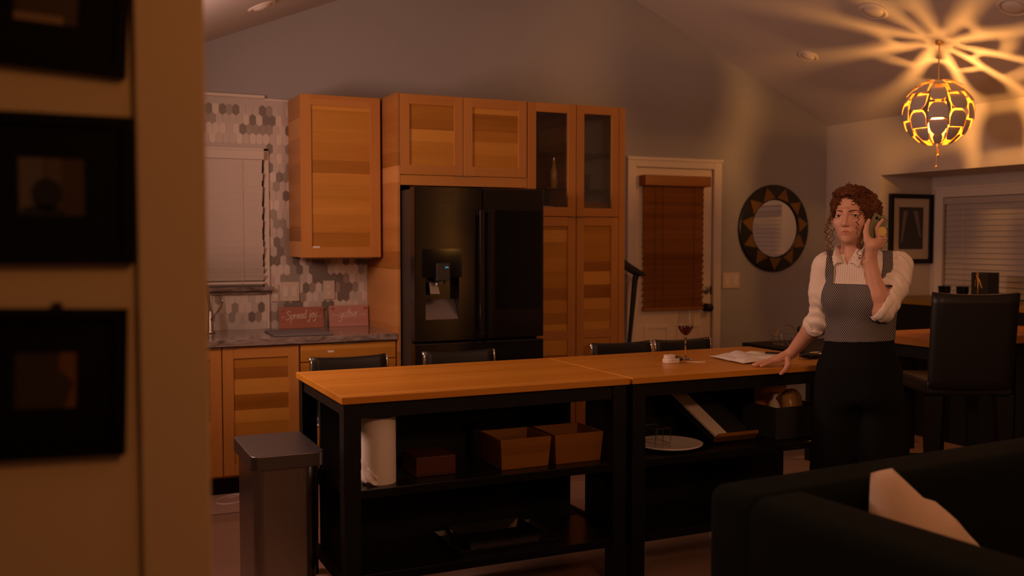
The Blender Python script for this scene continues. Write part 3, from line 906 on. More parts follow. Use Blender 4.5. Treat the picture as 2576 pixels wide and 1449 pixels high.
# sweeper between the tall cabinet and the door
sw = thing('floor_sweeper', 'upturned black floor sweeper with slanted head beside the tall cabinet', 'sweeper', (2.80, 2.55, 0))
obj('handle', Mb().tube([(2.815, 2.56, 0.0), (2.822, 2.56, 0.70), (2.872, 2.56, 1.20), (2.885, 2.56, 1.245)], [0.013, 0.014, 0.021, 0.024], 10), M_dark, sw)
obj('head', Mb().prism([(2.68, 2.50, 1.395), (2.68, 2.50, 1.345), (2.80, 2.50, 1.275), (2.905, 2.50, 1.222), (2.925, 2.50, 1.228), (2.925, 2.50, 1.248), (2.80, 2.50, 1.318)], (0, 0.11, 0)), M_dark, sw, bevel=0.004, fix=True)

# kitchen mat on the floor
km = thing('floor_mat', 'pinkish kitchen mat with white script on the floor below the sink doors', 'mat', (-0.5, 2.1, 0))
obj('mat_body', Mb().box(-1.05, 0.10, 1.86, 2.27, 0.0, 0.007), fabric('kitchen_mat', (0.34, 0.22, 0.18), 120), km, bevel=0.002)
m = Mb()
m.tube(catmull([(-0.10, 2.16, .0075), (-0.02, 2.205, .0075), (-0.06, 2.225, .0075), (-0.15, 2.16, .0075), (-0.17, 2.06, .0075), (-0.10, 2.03, .0075), (0.0, 2.08, .0075)], 6), 0.006, 5, flat=0.2)
obj('script', m, M_letter, km)

# ================================================================== ISLANDS
def island(label):
    k = thing('kitchen_island', label, 'kitchen island', (0, 0, 0), 0, 'twin kitchen islands')
    obj('tabletop', Mb().box(0.0015, 1.2585, 0, 0.79, 0.872, 0.90), M_oak, k, bevel=0.0025)
    for x0 in (0.011, 1.183):
        for y0 in (0.012, 0.710):
            obj('leg', Mb().box(x0, x0 + 0.066, y0, y0 + 0.066, 0, 0.8715), M_blackwood, k, bevel=0.002)
    m = Mb()
    m.box(0.078, 1.182, 0.020, 0.040, 0.812, 0.8715); m.box(0.078, 1.182, 0.748, 0.768, 0.812, 0.8715)
    m.box(0.018, 0.038, 0.079, 0.709, 0.822, 0.8715); m.box(1.220, 1.240, 0.079, 0.709, 0.822, 0.8715)
    obj('apron', m, M_blackwood, k)
    obj('shelf', Mb().box(0.030, 1.230, 0.022, 0.418, 0.500, 0.535), M_shelfblack, k, bevel=0.002)
    obj('shelf', Mb().box(0.030, 1.230, 0.022, 0.418, 0.170, 0.205), M_shelfblack, k, bevel=0.002)
    obj('back_panel', Mb().box(0.020, 1.195, 0.419, 0.440, 0.150, 0.8715), M_blackwood, k)
    obj('side_rail', Mb().box(0.014, 0.029, 0.079, 0.709, 0.150, 0.205), M_blackwood, k, bevel=0.002)
    obj('side_rail', Mb().box(1.231, 1.246, 0.079, 0.709, 0.150, 0.205), M_blackwood, k, bevel=0.002)
    return k


i1 = island('kitchen island beside the trash can, paper towel on its shelf, oak top over black legs')
i2 = copy_tree(i1)
I2A, I2X = R(0.6), 1.2695
i2.location = (I2X, 0, 0); i2.rotation_euler = (0, 0, I2A)
i2['label'] = 'kitchen island carrying the wine glass and papers, oak top over black legs'


def on2(x, y, z):
    """point given in the second island's own coordinates"""
    c, s = math.cos(I2A), math.sin(I2A)
    return (I2X + x * c - y * s, x * s + y * c, z)


# ------------------------------------------------------------------ counter stools behind
def stool(label):
    s = thing('counter_stool', label, 'stool', (0, 0, 0), 0, 'black counter stools behind the islands')
    prof = catmull([(0, -0.108, 0.600), (0, -0.098, 0.628), (0, -0.06, 0.630), (0, 0.04, 0.612), (0, 0.15, 0.612), (0, 0.19, 0.640), (0, 0.205, 0.72), (0, 0.212, 0.82), (0, 0.222, 0.905), (0, 0.238, 0.915)], 5)
    n = len(prof)

    def fn(u, v):
        i = min(n - 1, int(round(u * (n - 1)))); p = prof[i]
        x = (v - 0.5) * 0.375
        sag = 0.016 * (1 - (2 * v - 1) ** 2)
        return (x, p.y + (sag * 0.6 if u > 0.6 else 0), p.z - (sag if u < 0.6 else sag * max(0, (u - 0.85) / 0.15)))
    m = Mb(); m.grid(fn, n, 11)
    obj('seat_sling', m, M_leather, s, local=True, smooth=True, solid=0.014)
    for sx in (-1, 1):
        obj('side_rail', Mb().tube([(sx * 0.192, p.y + 0.002, p.z - 0.002) for p in prof], 0.0085, 8), M_chrome, s, local=True, smooth=True)
    obj('cross_bar', Mb().tube([(-0.192, 0.03, 0.600), (0.192, 0.03, 0.600)], 0.009, 8), M_chrome, s, local=True)
    obj('post', Mb().lathe([(0.028, 0.04), (0.028, 0.34), (0.018, 0.34), (0.018, 0.60), (0.045, 0.602), (0.045, 0.606)], (0, 0, 0), 20), M_chrome, s, local=True)
    ring = [(0.17 * math.cos(a), 0.17 * math.sin(a), 0.23) for a in [2 * math.pi * k / 28 for k in range(28)]]
    m = Mb().tube(ring, 0.009, 8, closed=True); m.tube([(-0.17, 0, .23), (.17, 0, .23)], 0.006, 6)
    obj('foot_ring', m, M_chrome, s, local=True, smooth=True)
    for k in range(4):
        a = math.pi / 4 + k * math.pi / 2
        obj('foot', Mb().tube([(0.02 * math.cos(a), 0.02 * math.sin(a), 0.055), (0.165 * math.cos(a), 0.165 * math.sin(a), 0.022)], [0.02, 0.012], 8).lathe([(0.018, 0), (0.018, 0.02), (0.01, 0.026)], (0.165 * math.cos(a), 0.165 * math.sin(a), 0.0), 12), M_chrome, s, local=True)
    return s


s0 = stool('black counter stool behind the island at the left end, before the drawer unit')
for k, (x, y, rz, lab) in enumerate(((0.345, 0.905, 1.5, None),
                                     (0.918, 0.905, -1.0, 'black counter stool in front of the black fridge'),
                                     (1.900, 0.915, -0.6, 'black counter stool in front of the tall cabinets'),
                                     (2.322, 0.925, 0.6, 'black counter stool before the white door, behind the wine glass'))):
    s = s0 if k == 0 else copy_tree(s0)
    s.location = (x, y, 0); s.rotation_euler = (0, 0, R(rz))
    if lab:
        s['label'] = lab

# ------------------------------------------------------------------ trash can
def rrect(x0, x1, y0, y1, r, z, n=6):
    pts = []
    for cx, cy, a0 in ((x1 - r, y1 - r, 0), (x0 + r, y1 - r, 90), (x0 + r, y0 + r, 180), (x1 - r, y0 + r, 270)):
        for k in range(n + 1):
            a = R(a0 + 90 * k / n); pts.append((cx + r * math.cos(a), cy + r * math.sin(a), z))
    return pts


tc = thing('trash_can', 'tall brushed steel step trash can at the end of the island', 'trash can', (-0.15, 0.47, 0))
obj('body', Mb().prism(rrect(-0.275, -0.030, 0.268, 0.690, 0.045, 0.012), (0, 0, 0.588)), M_steel, tc, fix=True)
obj('base', Mb().prism(rrect(-0.279, -0.026, 0.264, 0.694, 0.047, 0.0), (0, 0, 0.030)), M_rubber, tc, fix=True)
obj('lid', Mb().prism(rrect(-0.290, -0.002, 0.248, 0.708, 0.030, 0.592), (0, 0, 0.058)), M_lidsteel, tc, bevel=0.004, seg=3, fix=True)
obj('hinge_housing', Mb().box(-0.032, -0.004, 0.36, 0.60, 0.30, 0.592), M_dark, tc, bevel=0.006)
obj('pedal', Mb().box(-0.20, -0.10, 0.225, 0.275, 0.015, 0.030), M_steel, tc, bevel=0.004)

# ------------------------------------------------------------------ things on the island shelves
ZS = 0.5355
pt = thing('paper_towel_roll', 'white paper towel roll standing on the island middle shelf', 'paper towels', (0.182, 0.130, ZS))
obj('roll', Mb().lathe([(0.068, 0), (0.068, 0.262), (0.021, 0.262), (0.021, 0.245), (0.0, 0.245)], (0.182, 0.130, ZS), 40), M_towel, pt, smooth=False)
m = Mb()


def flap(u, v):
    a = R(175 + 75 * u)
    r = 0.070 + 0.010 * u * (1 - v) + 0.004 * math.sin(9 * u + 7 * v)
    return (0.182 + r * math.cos(a), 0.130 + r * math.sin(a), ZS + 0.002 + 0.10 * v * (1 - 0.7 * u) + 0.006 * abs(math.sin(7 * u)))


m.grid(flap, 14, 8)
obj('loose_sheet', m, M_towel, pt, smooth=True, solid=0.0015)


def planter(label, x0, x1, y0, y1, z0, z1, tp):
    p = thing('planter_box', label, 'box', ((x0 + x1) / 2, (y0 + y1) / 2, z0), 0, 'tapered wooden boxes on the shelf')
    b = lambda t, z: [(x0 + t, y0 + t, z), (x1 - t, y0 + t, z), (x1 - t, y1 - t, z), (x0 + t, y1 - t, z)]
    th = 0.009
    bi, ti = b(tp, z0), b(0, z1)
    bj, tj = b(tp + th, z0 + 0.01), b(th, z1)
    m = Mb()
    vs = bi + ti + tj + bj
    fs = [(0, 3, 2, 1)] + [(i, (i + 1) % 4, 4 + (i + 1) % 4, 4 + i) for i in range(4)] + [(4 + i, 4 + (i + 1) % 4, 8 + (i + 1) % 4, 8 + i) for i in range(4)]
    fs += [(8 + i, 8 + (i + 1) % 4, 12 + (i + 1) % 4, 12 + i) for i in range(4)] + [(12, 13, 14, 15)]
    m.add(vs, fs)
    obj('box_body', m, M_bamboo, p, bevel=0.0015, fix=True)
    return p


planter('tapered wooden box on the island shelf, nearer the paper towel roll', 0.690, 0.925, 0.085, 0.315, ZS, 0.663, 0.010)
planter('tapered wooden box on the island shelf, nearer the middle legs', 0.942, 1.178, 0.085, 0.315, ZS, 0.663, 0.010)
o = obj('wooden_crate', Mb().box(0.335, 0.505, 0.12, 0.30, ZS, 0.615), wood('dark_wood', (0.05, 0.016, 0.006), (0.07, 0.022, 0.008), (0.09, 0.03, 0.01), 'z', 20, 'x'), bevel=0.003)
tag(o, 'small dark wooden box on the shelf right of the paper towel roll', 'box')
o = thing('black_canister', 'black upright canister behind the wooden boxes on the shelf', 'canister', (0.70, 0.36, ZS))
obj('body', Mb().lathe([(0.05, 0), (0.05, 0.13), (0.03, 0.14), (0.03, 0.155), (0, 0.156)], (0.72, 0.366, ZS), 24), M_dark, o, smooth=False)


def sheet_pan(label, x0, x1, y0, y1, z0, h, mat):
    m = Mb(); f = 0.018
    a = [(x0 + f, y0 + f, z0), (x1 - f, y0 + f, z0), (x1 - f, y1 - f, z0), (x0 + f, y1 - f, z0)]
    b = [(x0 + .006, y0 + .006, z0 + h), (x1 - .006, y0 + .006, z0 + h), (x1 - .006, y1 - .006, z0 + h), (x0 + .006, y1 - .006, z0 + h)]
    c = [(x0, y0, z0 + h), (x1, y0, z0 + h), (x1, y1, z0 + h), (x0, y1, z0 + h)]
    m.add(a + b + c, [(0, 1, 2, 3)] + [(i, (i + 1) % 4, 4 + (i + 1) % 4, 4 + i) for i in range(4)] + [(4 + i, 4 + (i + 1) % 4, 8 + (i + 1) % 4, 8 + i) for i in range(4)])
    o = obj('baking_tray', m, mat, solid=0.0015, fix=True)
    return tag(o, label, 'baking tray', 'baking trays on the bottom shelf')


sheet_pan('dark baking tray lying directly on the bottom island shelf', 0.50, 0.97, 0.075, 0.385, 0.2065, 0.018, M_nickel)
sheet_pan('smaller dark baking tray lying inside the larger one on the bottom shelf', 0.555, 0.90, 0.105, 0.36, 0.2100, 0.038, M_fridge)

# second island shelf: round plate with a wire stand, cookbook stand, bin with a bread bag
px, py, _ = on2(0.315, 0.19, 0)
o = obj('round_plate', Mb().lathe([(0.07, 0), (0.125, 0.006), (0.158, 0.018), (0.160, 0.024), (0.154, 0.024), (0.12, 0.012), (0.0, 0.010)], (px, py, ZS), 48), M_ceram, smooth=True)
tag(o, 'large round pale plate on the shelf under the wine glass', 'plate')
m = Mb()
for dz in (0.03, 0.10):
    m.tube([(px - 0.10, py - 0.05, ZS + dz), (px - 0.02, py - 0.05, ZS + dz), (px - 0.02, py + 0.06, ZS + dz), (px - 0.10, py + 0.06, ZS + dz)], 0.0018, 6, closed=True)
for dx, dy in ((-0.10, -0.05), (-0.06, -0.05), (-0.02, -0.05), (-0.02, 0.06), (-0.10, 0.06)):
    m.tube([(px + dx, py + dy, ZS + 0.012), (px + dx, py + dy, ZS + 0.10)], 0.0018, 6)
o = obj('wire_stand', m, M_nickel)
tag(o, 'thin wire stand on the round plate on the shelf', 'stand')

cb = thing('cookbook_stand', 'slanted cookbook stand holding an open book on the island shelf', 'stand', on2(0.64, 0.2, ZS))
A = Vector(on2(0.545, 0.15, ZS + 0.009)); ex = Vector((math.cos(I2A), math.sin(I2A), 0)); lean = Vector((-0.16, 0.22, 0.235)); nn = ex.cross(lean).normalized()
if nn.y > 0:
    nn = -nn
obj('back_board', Mb().prism([A, A + ex * 0.235, A + ex * 0.235 + lean, A + lean], -nn * 0.010), M_blackwood, cb, fix=True)
obj('ledge', Mb().prism([A + nn * 0.045, A + ex * 0.235 + nn * 0.045, A + ex * 0.235, A], (0, 0, 0.016)), M_bamboo, cb, fix=True)
B = A + nn * 0.002 + Vector((0, 0, 0.017)) + ex * 0.01
obj('book_page', Mb().prism([B, B + ex * 0.075, B + ex * 0.075 + lean * 0.9, B + lean * 0.9], nn * 0.012), M_cream, cb, fix=True)
obj('book_cover', Mb().prism([B + ex * 0.078, B + ex * 0.205, B + ex * 0.205 + lean * 0.9, B + ex * 0.078 + lean * 0.9], nn * 0.012), M_dark, cb, fix=True)

bn = thing('storage_bin', 'dark fabric bin at the right end of the island shelf', 'bin', on2(1.01, 0.22, ZS))
q = lambda x, y, z: on2(x, y, z)
m = Mb()
x0, x1, y0, y1 = 0.870, 1.145, 0.10, 0.36
ou = [(x0, y0), (x1, y0), (x1, y1), (x0, y1)]; inn = [(x0 + .008, y0 + .008), (x1 - .008, y0 + .008), (x1 - .008, y1 - .008), (x0 + .008, y1 - .008)]
m.add([q(a, b, ZS) for a, b in ou] + [q(a, b, 0.690) for a, b in ou] + [q(a, b, 0.690) for a, b in inn] + [q(a, b, 0.545) for a, b in inn],
      [(0, 3, 2, 1)] + [(i, (i + 1) % 4, 4 + (i + 1) % 4, 4 + i) for i in range(4)] + [(4 + i, 4 + (i + 1) % 4, 8 + (i + 1) % 4, 8 + i) for i in range(4)] + [(8 + i, 8 + (i + 1) % 4, 12 + (i + 1) % 4, 12 + i) for i in range(4)] + [(12, 13, 14, 15)])
obj('bin_body', m, M_bin, bn, bevel=0.003, fix=True)
bg = thing('bread_bag', 'shiny golden bread bag sticking out of the dark bin', 'bag', q(1.05, 0.2, 0.546))
m = Mb(); c = q(1.05, 0.20, 0.66); m.ball(c, 0.062, 0.055, 0.100, 20)
m.v = [(x + 0.006 * math.sin(40 * z + 25 * x), y + 0.006 * math.sin(35 * x + 30 * z), z) for x, y, z in m.v]
obj('bag_body', m, M_bag, bg, smooth=True)
c2 = q(0.945, 0.2, 0.64)
m = Mb(); m.lathe([(0.036, -0.085), (0.040, 0.0), (0.022, 0.06), (0.007, 0.078), (0.018, 0.105), (0.016, 0.106)], c2, 14)
m.v = [(x + 0.004 * math.sin(60 * z), y + 0.004 * math.cos(50 * z + 30 * x), z) for x, y, z in m.v]
o = obj('plastic_bag', m, M_cream, smooth=True); tag(o, 'crumpled pale bag tied at its neck in the dark bin', 'bag')
o = obj('wooden_board', Mb().prism([q(0.93, 0.315, 0.546), q(1.13, 0.315, 0.546), q(1.13, 0.330, 0.770), q(0.93, 0.330, 0.770)], (0, 0.013, 0)), M_oak, bevel=0.003, fix=True)
tag(o, 'wooden cutting board standing upright at the back of the bin', 'cutting board')

# ------------------------------------------------------------------ things on the island tops
ZT = 0.9005
g = thing('wine_glass', 'stemmed wine glass with red wine on the island top', 'wine glass', (1.855, 0.452, ZT))
GC = (1.855, 0.452, ZT)
prof = [(0.036, 0.0), (0.034, 0.003), (0.010, 0.006), (0.0042, 0.014), (0.0038, 0.075), (0.005, 0.105), (0.012, 0.118), (0.026, 0.132), (0.0365, 0.152), (0.0400, 0.175), (0.0385, 0.205), (0.0335, 0.240), (0.0322, 0.2405),
        (0.0370, 0.205), (0.0385, 0.175), (0.0350, 0.153), (0.0245, 0.134), (0.010, 0.121), (0.0, 0.119)]
obj('bowl', Mb().lathe(prof[5:12], GC, 48, cap=False), M_thin, g, smooth=True)
obj('stem', Mb().lathe([(0.0, 0.0)] + prof[:6] + [(0.0, 0.106)], GC, 40, cap=False), M_glass, g, smooth=True, fix=True)
obj('red_wine', Mb().lathe([(0.0, 0.1195), (0.0098, 0.1215), (0.0243, 0.1345), (0.0347, 0.1535), (0.0372, 0.164), (0.0, 0.164)], GC, 40), M_wine, g, smooth=False)
tr = thing('tape_roll', 'small white roll of tape in its dispenser beside the wine glass', 'tape', (1.712, 0.365, ZT))
obj('dispenser', Mb().prism(rrect(1.672, 1.752, 0.330, 0.400, 0.030, ZT), (0, 0, 0.022)), M_ceram, tr, bevel=0.004, fix=True)
obj('tape', Mb().lathe([(0.028, 0), (0.028, 0.016), (0.016, 0.016), (0.016, 0.004), (0, 0.004)], (1.704, 0.366, ZT + 0.0225), 28), M_white, tr)
obj('cutter', Mb().box(1.735, 1.762, 0.345, 0.385, ZT + 0.022, ZT + 0.030), M_nickel, tr)
ck = thing('wine_cork', 'small dark cork at the foot of the wine glass', 'cork', (1.802, 0.425, ZT))
obj('cork_body', Mb().tube([(1.795, 0.405, ZT + 0.0112), (1.800, 0.440, ZT + 0.0112)], 0.011, 12), M_dark, ck)
o = obj('plastic_strip', Mb().tube(catmull([(1.80, 0.362, ZT + 0.0011), (1.825, 0.330, ZT + 0.0011), (1.86, 0.318, ZT + 0.0011), (1.885, 0.326, ZT + 0.0011)], 6), 0.0035, 6, flat=0.3), M_paper)
tag(o, 'thin pale strip curling on the island top right of the tape', 'strip')
m = Mb(); m.prism([(2.165, 0.30, ZT), (2.435, 0.345, ZT), (2.400, 0.575, ZT), (2.130, 0.53, ZT)], (0, 0, 0.003))
o = obj('manila_folder', m, M_manila, fix=True); tag(o, 'flat manila folder under the crumpled paper on the island', 'folder')
m = Mb()


def crump(u, v):
    x = 1.985 + 0.315 * u + 0.02 * v; y = 0.165 + 0.30 * v + 0.05 * u
    h = 0.0065 + 0.010 * abs(math.sin(5.1 * u + 3.0 * v)) * abs(math.sin(4.3 * v + 1.3)) + 0.012 * max(0, math.sin(9 * u - 4 * v)) * v
    e = min(u, 1 - u, v, 1 - v) * 8
    return (x, y, ZT + 0.0042 + h * min(1.0, 0.25 + e))


m.grid(crump, 26, 22)
o = obj('crumpled_paper', m, M_paper, smooth=False, solid=0.0006); tag(o, 'crumpled white paper sheet under the woman\'s fingers on the island', 'paper')
pn = thing('black_pen', 'black pen lying on the manila folder beside the wrist', 'pen', (2.40, 0.42, ZT + .0035))
obj('barrel', Mb().tube([(2.355, 0.46, ZT + 0.0085), (2.445, 0.37, ZT + 0.0085)], 0.005, 8), M_dark, pn)
o = thing('glasses_case', 'black rounded case at the right end of the island top', 'case', (2.45, 0.22, ZT))
m = Mb(); m.ball((2.455, 0.215, ZT + 0.0165), 0.088, 0.036, 0.016, 24)
obj('case_body', m, M_gloss, o, smooth=True)
obj('metal_strip', Mb().tube([(2.42, 0.199, ZT + 0.0320), (2.475, 0.197, ZT + 0.0318)], 0.0025, 6), M_nickel, o)

# ------------------------------------------------------------------ side table by the mirror
st = thing('side_table', 'black side table below the round mirror, carrying basket and mill', 'table', (4.1, 1.88, 0))
obj('table_top', Mb().box(3.585, 4.62, 1.50, 2.225, 0.712, 0.740), M_blackwood, st, bevel=0.003)
for x in (3.62, 4.54):
    for y in (1.54, 2.14):
        obj('leg', Mb().box(x, x + 0.045, y, y + 0.045, 0, 0.7115), M_blackwood, st)
wbk = thing('wire_basket', 'low wire basket with arched handle on the black side table', 'basket', (3.76, 1.95, 0.7405))
m = Mb()
BC = (3.76, 1.95)
for r, z in ((0.085, 0.744), (0.105, 0.775), (0.118, 0.81)):
    m.tube([(BC[0] + r * math.cos(2 * math.pi * k / 24), BC[1] + r * math.sin(2 * math.pi * k / 24), z) for k in range(24)], 0.002, 5, closed=True)
for k in range(16):
    a = 2 * math.pi * k / 16
    m.tube([(BC[0] + r * math.cos(a), BC[1] + r * math.sin(a), z) for r, z in ((0.02, 0.7425), (0.085, 0.744), (0.105, 0.775), (0.118, 0.81))], 0.0014, 5)
obj('wires', m, M_nickel, wbk)
obj('handle', Mb().tube([(BC[0] + 0.118 * math.cos(a), BC[1] + 0.04 * math.cos(a), 0.81 + 0.075 * math.sin(a)) for a in [math.pi * k / 14 for k in range(15)]], 0.004, 8), M_copperwood, wbk, smooth=True)
pm = thing('pepper_mill', 'wooden mill with dark round head beside the wire basket', 'pepper mill', (3.66, 1.69, 0.7405))
obj('body', Mb().lathe([(0.026, 0), (0.027, 0.02), (0.021, 0.06), (0.024, 0.10), (0.020, 0.115)], (3.66, 1.69, 0.7405), 22), M_copperwood, pm, smooth=True)
obj('head', Mb().ball((3.66, 1.69, 0.7405 + 0.137), 0.025, n=18), M_dark, pm, smooth=True)

# ================================================================== HALL PICTURES (foreground, left edge)
def hall_frame(label, cx, cz, w, h, ang, win, kind):
    f = thing('picture_frame', label, 'picture', (cx, YH - 0.010, cz), 0, 'black framed pictures on the hall wall')
    ca, sa = math.cos(R(ang)), math.sin(R(ang))
    P = lambda x, y, z: ((x - cx) * ca + (z - cz) * sa, y - (YH - 0.010), -(x - cx) * sa + (z - cz) * ca)

    def bx(m, x0, x1, y0, y1, z0, z1, mi=0):
        vs = [P(x, y, z) for z in (z0, z1) for x, y in ((x0, y0), (x1, y0), (x1, y1), (x0, y1))]
        m.add(vs, [(0, 3, 2, 1), (4, 5, 6, 7), (0, 1, 5, 4), (1, 2, 6, 5), (2, 3, 7, 6), (3, 0, 4, 7)], mi)
    x0, x1, z0, z1 = cx - w / 2, cx + w / 2, cz - h / 2, cz + h / 2
    t = 0.016
    m = Mb()
    ya, yb = YH - 0.019, YH - 0.001
    bx(m, x0, x1, ya, yb, z0, z0 + t); bx(m, x0, x1, ya, yb, z1 - t, z1); bx(m, x0, x0 + t, ya, yb, z0 + t, z1 - t); bx(m, x1 - t, x1, ya, yb, z0 + t, z1 - t)
    obj('frame', m, M_frame, f, local=True)
    a, b, c, d = win
    m = Mb()
    yy = (YH - 0.012, YH - 0.010)
    bx(m, x0 + t, a, *yy, z0 + t, z1 - t); bx(m, b, x1 - t, *yy, z0 + t, z1 - t); bx(m, a, b, *yy, z0 + t, c); bx(m, a, b, *yy, d, z1 - t)
    obj('mount', m, M_frame, f, local=True)
    m = Mb()
    bx(m, a, b, YH - 0.0098, YH - 0.008, c, d, 0)
    if kind == 1:
        bx(m, a, a + (b - a) * .77, YH - 0.0106, YH - 0.0099, c, c + (d - c) * 0.12, 1)
    if kind == 2:
        bx(m, a, a + (b - a) * .38, YH - 0.0104, YH - 0.0099, c, d, 2); bx(m, a + (b - a) * .40, a + (b - a) * .64, YH - 0.0104, YH - 0.0099, c, d, 1)
        n = 24; hx, hz = a + (b - a) * 0.42, c + (d - c) * 0.30
        for rx, rz, ox, oz in ((0.021, 0.024, 0, 0.006), (0.030, 0.012, -0.006, -0.022)):
            poly = [P(hx + ox + rx * math.cos(2 * math.pi * k / n), YH - 0.0108, max(c + .0005, hz + oz + rz * math.sin(2 * math.pi * k / n))) for k in range(n)]
            m.prism(poly, (0, 0.0003, 0), 3)
    if kind == 3:
        poly = [P(a + (b - a) * x, YH - 0.0104, c + (d - c) * z) for x, z in ((0.80, 0.0), (1.0, 0.0), (1.0, 1.0), (0.72, 1.0), (0.70, 0.70), (0.95, 0.45))]
        m.prism(poly, (0, 0.0004, 0), 1)
    obj('print', m, [principled('print_%d' % kind, ((0.040, 0.026, 0.012), (0.045, 0.030, 0.018), (0.030, 0.020, 0.008))[kind - 1], 0.35),
                     principled('print_band_%d' % kind, ((0.18, 0.12, 0.08), (0.075, 0.055, 0.040), (0.11, 0.055, 0.012))[kind - 1], 0.35), principled('print_pale_%d' % kind, (0.09, 0.078, 0.072), 0.35), M_black], f, local=True, fix=True)
    if kind == 3:
        m = Mb(); bx(m, cx + 0.006, cx + 0.018, YH - 0.010, YH - 0.001, z1, z1 + 0.009)
        obj('hanger', m, M_black, f, local=True)
    return f


hall_frame('black framed picture highest on the hall wall, cut by the top edge', -0.952, 1.852, 0.218, 0.226, 3.2, (-0.997, -0.912, 1.806, 1.900), 1)
hall_frame('black framed picture in the middle of the hall wall, showing a dark round head', -0.950, 1.5645, 0.217, 0.2205, 0.3, (-0.998, -0.909, 1.5255, 1.6105), 2)
hall_frame('black framed picture lowest on the hall wall, with an orange edge in its print', -0.965, 1.277, 0.217, 0.222, 1.8, (-1.010, -0.926, 1.240, 1.324), 3)

# ================================================================== DINING ALCOVE
m = Mb()
m.box(XA - 0.02, XA + 0.002, 2.125, 2.20, 0.99, 1.90); m.box(XA - 0.02, XA + 0.002, 0.03, 0.105, 0.99, 1.90)
m.box(XA - 0.02, XA + 0.002, 0.105, 2.125, 1.830, 1.90); m.box(XA - 0.03, XA + 0.002, 0.02, 2.21, 1.895, 1.915)
struct('trim_7', m, M_white, bevel=0.003)
m = Mb()
for a in ((0.105, 0.145, 1.05, 1.83), (2.085, 2.125, 1.05, 1.83), (0.145, 2.085, 1.05, 1.09), (0.145, 2.085, 1.79, 1.83), (1.09, 1.14, 1.09, 1.79)):
    m.box(XA + 0.05, XA + 0.09, a[0], a[1], a[2], a[3])
w2 = struct('window_2', m, M_white)
obj('pane', Mb().box(XA + 0.068, XA + 0.072, 0.145, 2.085, 1.09, 1.79), M_gloss, w2)
b2_ = thing('window_blind', 'wide white slatted blind closed over the dining alcove window', 'blind', (XA, 1.1, 1.05))
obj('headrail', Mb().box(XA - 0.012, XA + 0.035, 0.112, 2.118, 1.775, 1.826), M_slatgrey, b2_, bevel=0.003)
m = Mb()
for i in range(17):
    z = 1.762 - i * 0.0425
    t = R(74)
    m.obox((XA + 0.012, 1.115, z - 0.006), (0, 1, 0), (math.cos(t), 0, math.sin(t)), (-math.sin(t), 0, math.cos(t)), 0.995, 0.0255, 0.0014)
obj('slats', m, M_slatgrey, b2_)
for y in (0.45, 1.10, 1.93):
    obj('ladder_cord', Mb().tube([(XA - 0.012, y, 1.775), (XA - 0.012, y, 1.06)], 0.0014, 5), M_slat, b2_)

pf = thing('picture_frame', 'black framed print with wide cream mount on the alcove wall behind the woman', 'picture', (5.25, 2.245, 1.58))
a, b, c, d = 5.017, 5.486, 1.303, 1.858
m = Mb(); m.box(a, b, 2.222, 2.248, c, c + .036); m.box(a, b, 2.222, 2.248, d - .036, d); m.box(a, a + .040, 2.222, 2.248, c + .036, d - .036); m.box(b - .040, b, 2.222, 2.248, c + .036, d - .036)
obj('frame', m, M_blackwood, pf, bevel=0.003)
obj('mount', Mb().box(a + .04, b - .04, 2.236, 2.246, c + .036, d - .036), M_cream, pf)
m = Mb(); m.box(a + .105, b - .105, 2.2340, 2.2362, c + .115, d - .105, 0)
zc0, zc1 = c + .17, d - .135
m.prism([(a + .125, 2.2337, zc0), (a + .140, 2.2337, zc0), (a + .195, 2.2337, zc1), (a + .150, 2.2337, zc1)], (0, 0.0003, 0), 1)
m.prism([(b - .125, 2.2337, zc0 + .04), (b - .140, 2.2337, zc0 + .04), (b - .215, 2.2337, zc1), (b - .165, 2.2337, zc1)], (0, 0.0003, 0), 1)
obj('print', m, [M_art, M_artpale], pf, fix=True)

bf = thing('buffet_cabinet', 'long black buffet with a wooden ledge top under the alcove window', 'buffet', (5.2, 0.4, 0))
obj('carcass', Mb().box(4.965, XA - 0.022, -1.58, 2.24, 0.0, 0.9995), M_blackwood, bf)
obj('ledge_top', Mb().box(4.945, XA - 0.022, -1.585, 2.246, 1.0, 1.045), M_ledge, bf, bevel=0.004)
o = obj('white_tray', Mb().prism(rrect(5.02, 5.18, 1.60, 1.80, 0.03, 1.0455), (0, 0, 0.035)), M_ceram, bevel=0.003, fix=True)
tag(o, 'small white tray under the candle holders on the buffet', 'tray')
for k, (x, y, z) in enumerate(((5.07, 1.735, 1.081), (5.12, 1.615, 1.081))):
    c = thing('candle_holder', ('black candle holder on the buffet, farther from the ribboned box', 'black candle holder on the buffet, next to the ribboned box')[k], 'candle holder', (x, y, z), 0, 'candle holders on the buffet')
    obj('cup', Mb().lathe([(0.040, 0), (0.046, 0.066), (0.041, 0.066), (0.036, 0.030), (0, 0.030)], (x, y, z), 24), M_gloss, c)
    obj('candle', Mb().lathe([(0.035, 0.031), (0.035, 0.052), (0, 0.054)], (x, y, z), 20), M_cream, c)
gb = thing('gift_box', 'tall black box tied with a golden ribbon on the buffet', 'box', (5.16, 1.455, 1.0455))
obj('box_body', Mb().box(5.10, 5.22, 1.385, 1.525, 1.0455, 1.256), M_dark, gb, bevel=0.002)
m = Mb()
m.tube(catmull([(5.096, 1.485, 1.15), (5.088, 1.475, 1.19), (5.090, 1.455, 1.235), (5.085, 1.462, 1.252), (5.092, 1.470, 1.235), (5.088, 1.440, 1.19), (5.096, 1.425, 1.14)], 6), 0.006, 6, flat=0.4)
m.tube([(5.097, 1.463, 1.05), (5.097, 1.463, 1.256)], 0.004, 6)
obj('ribbon', m, M_brass, gb, smooth=True)

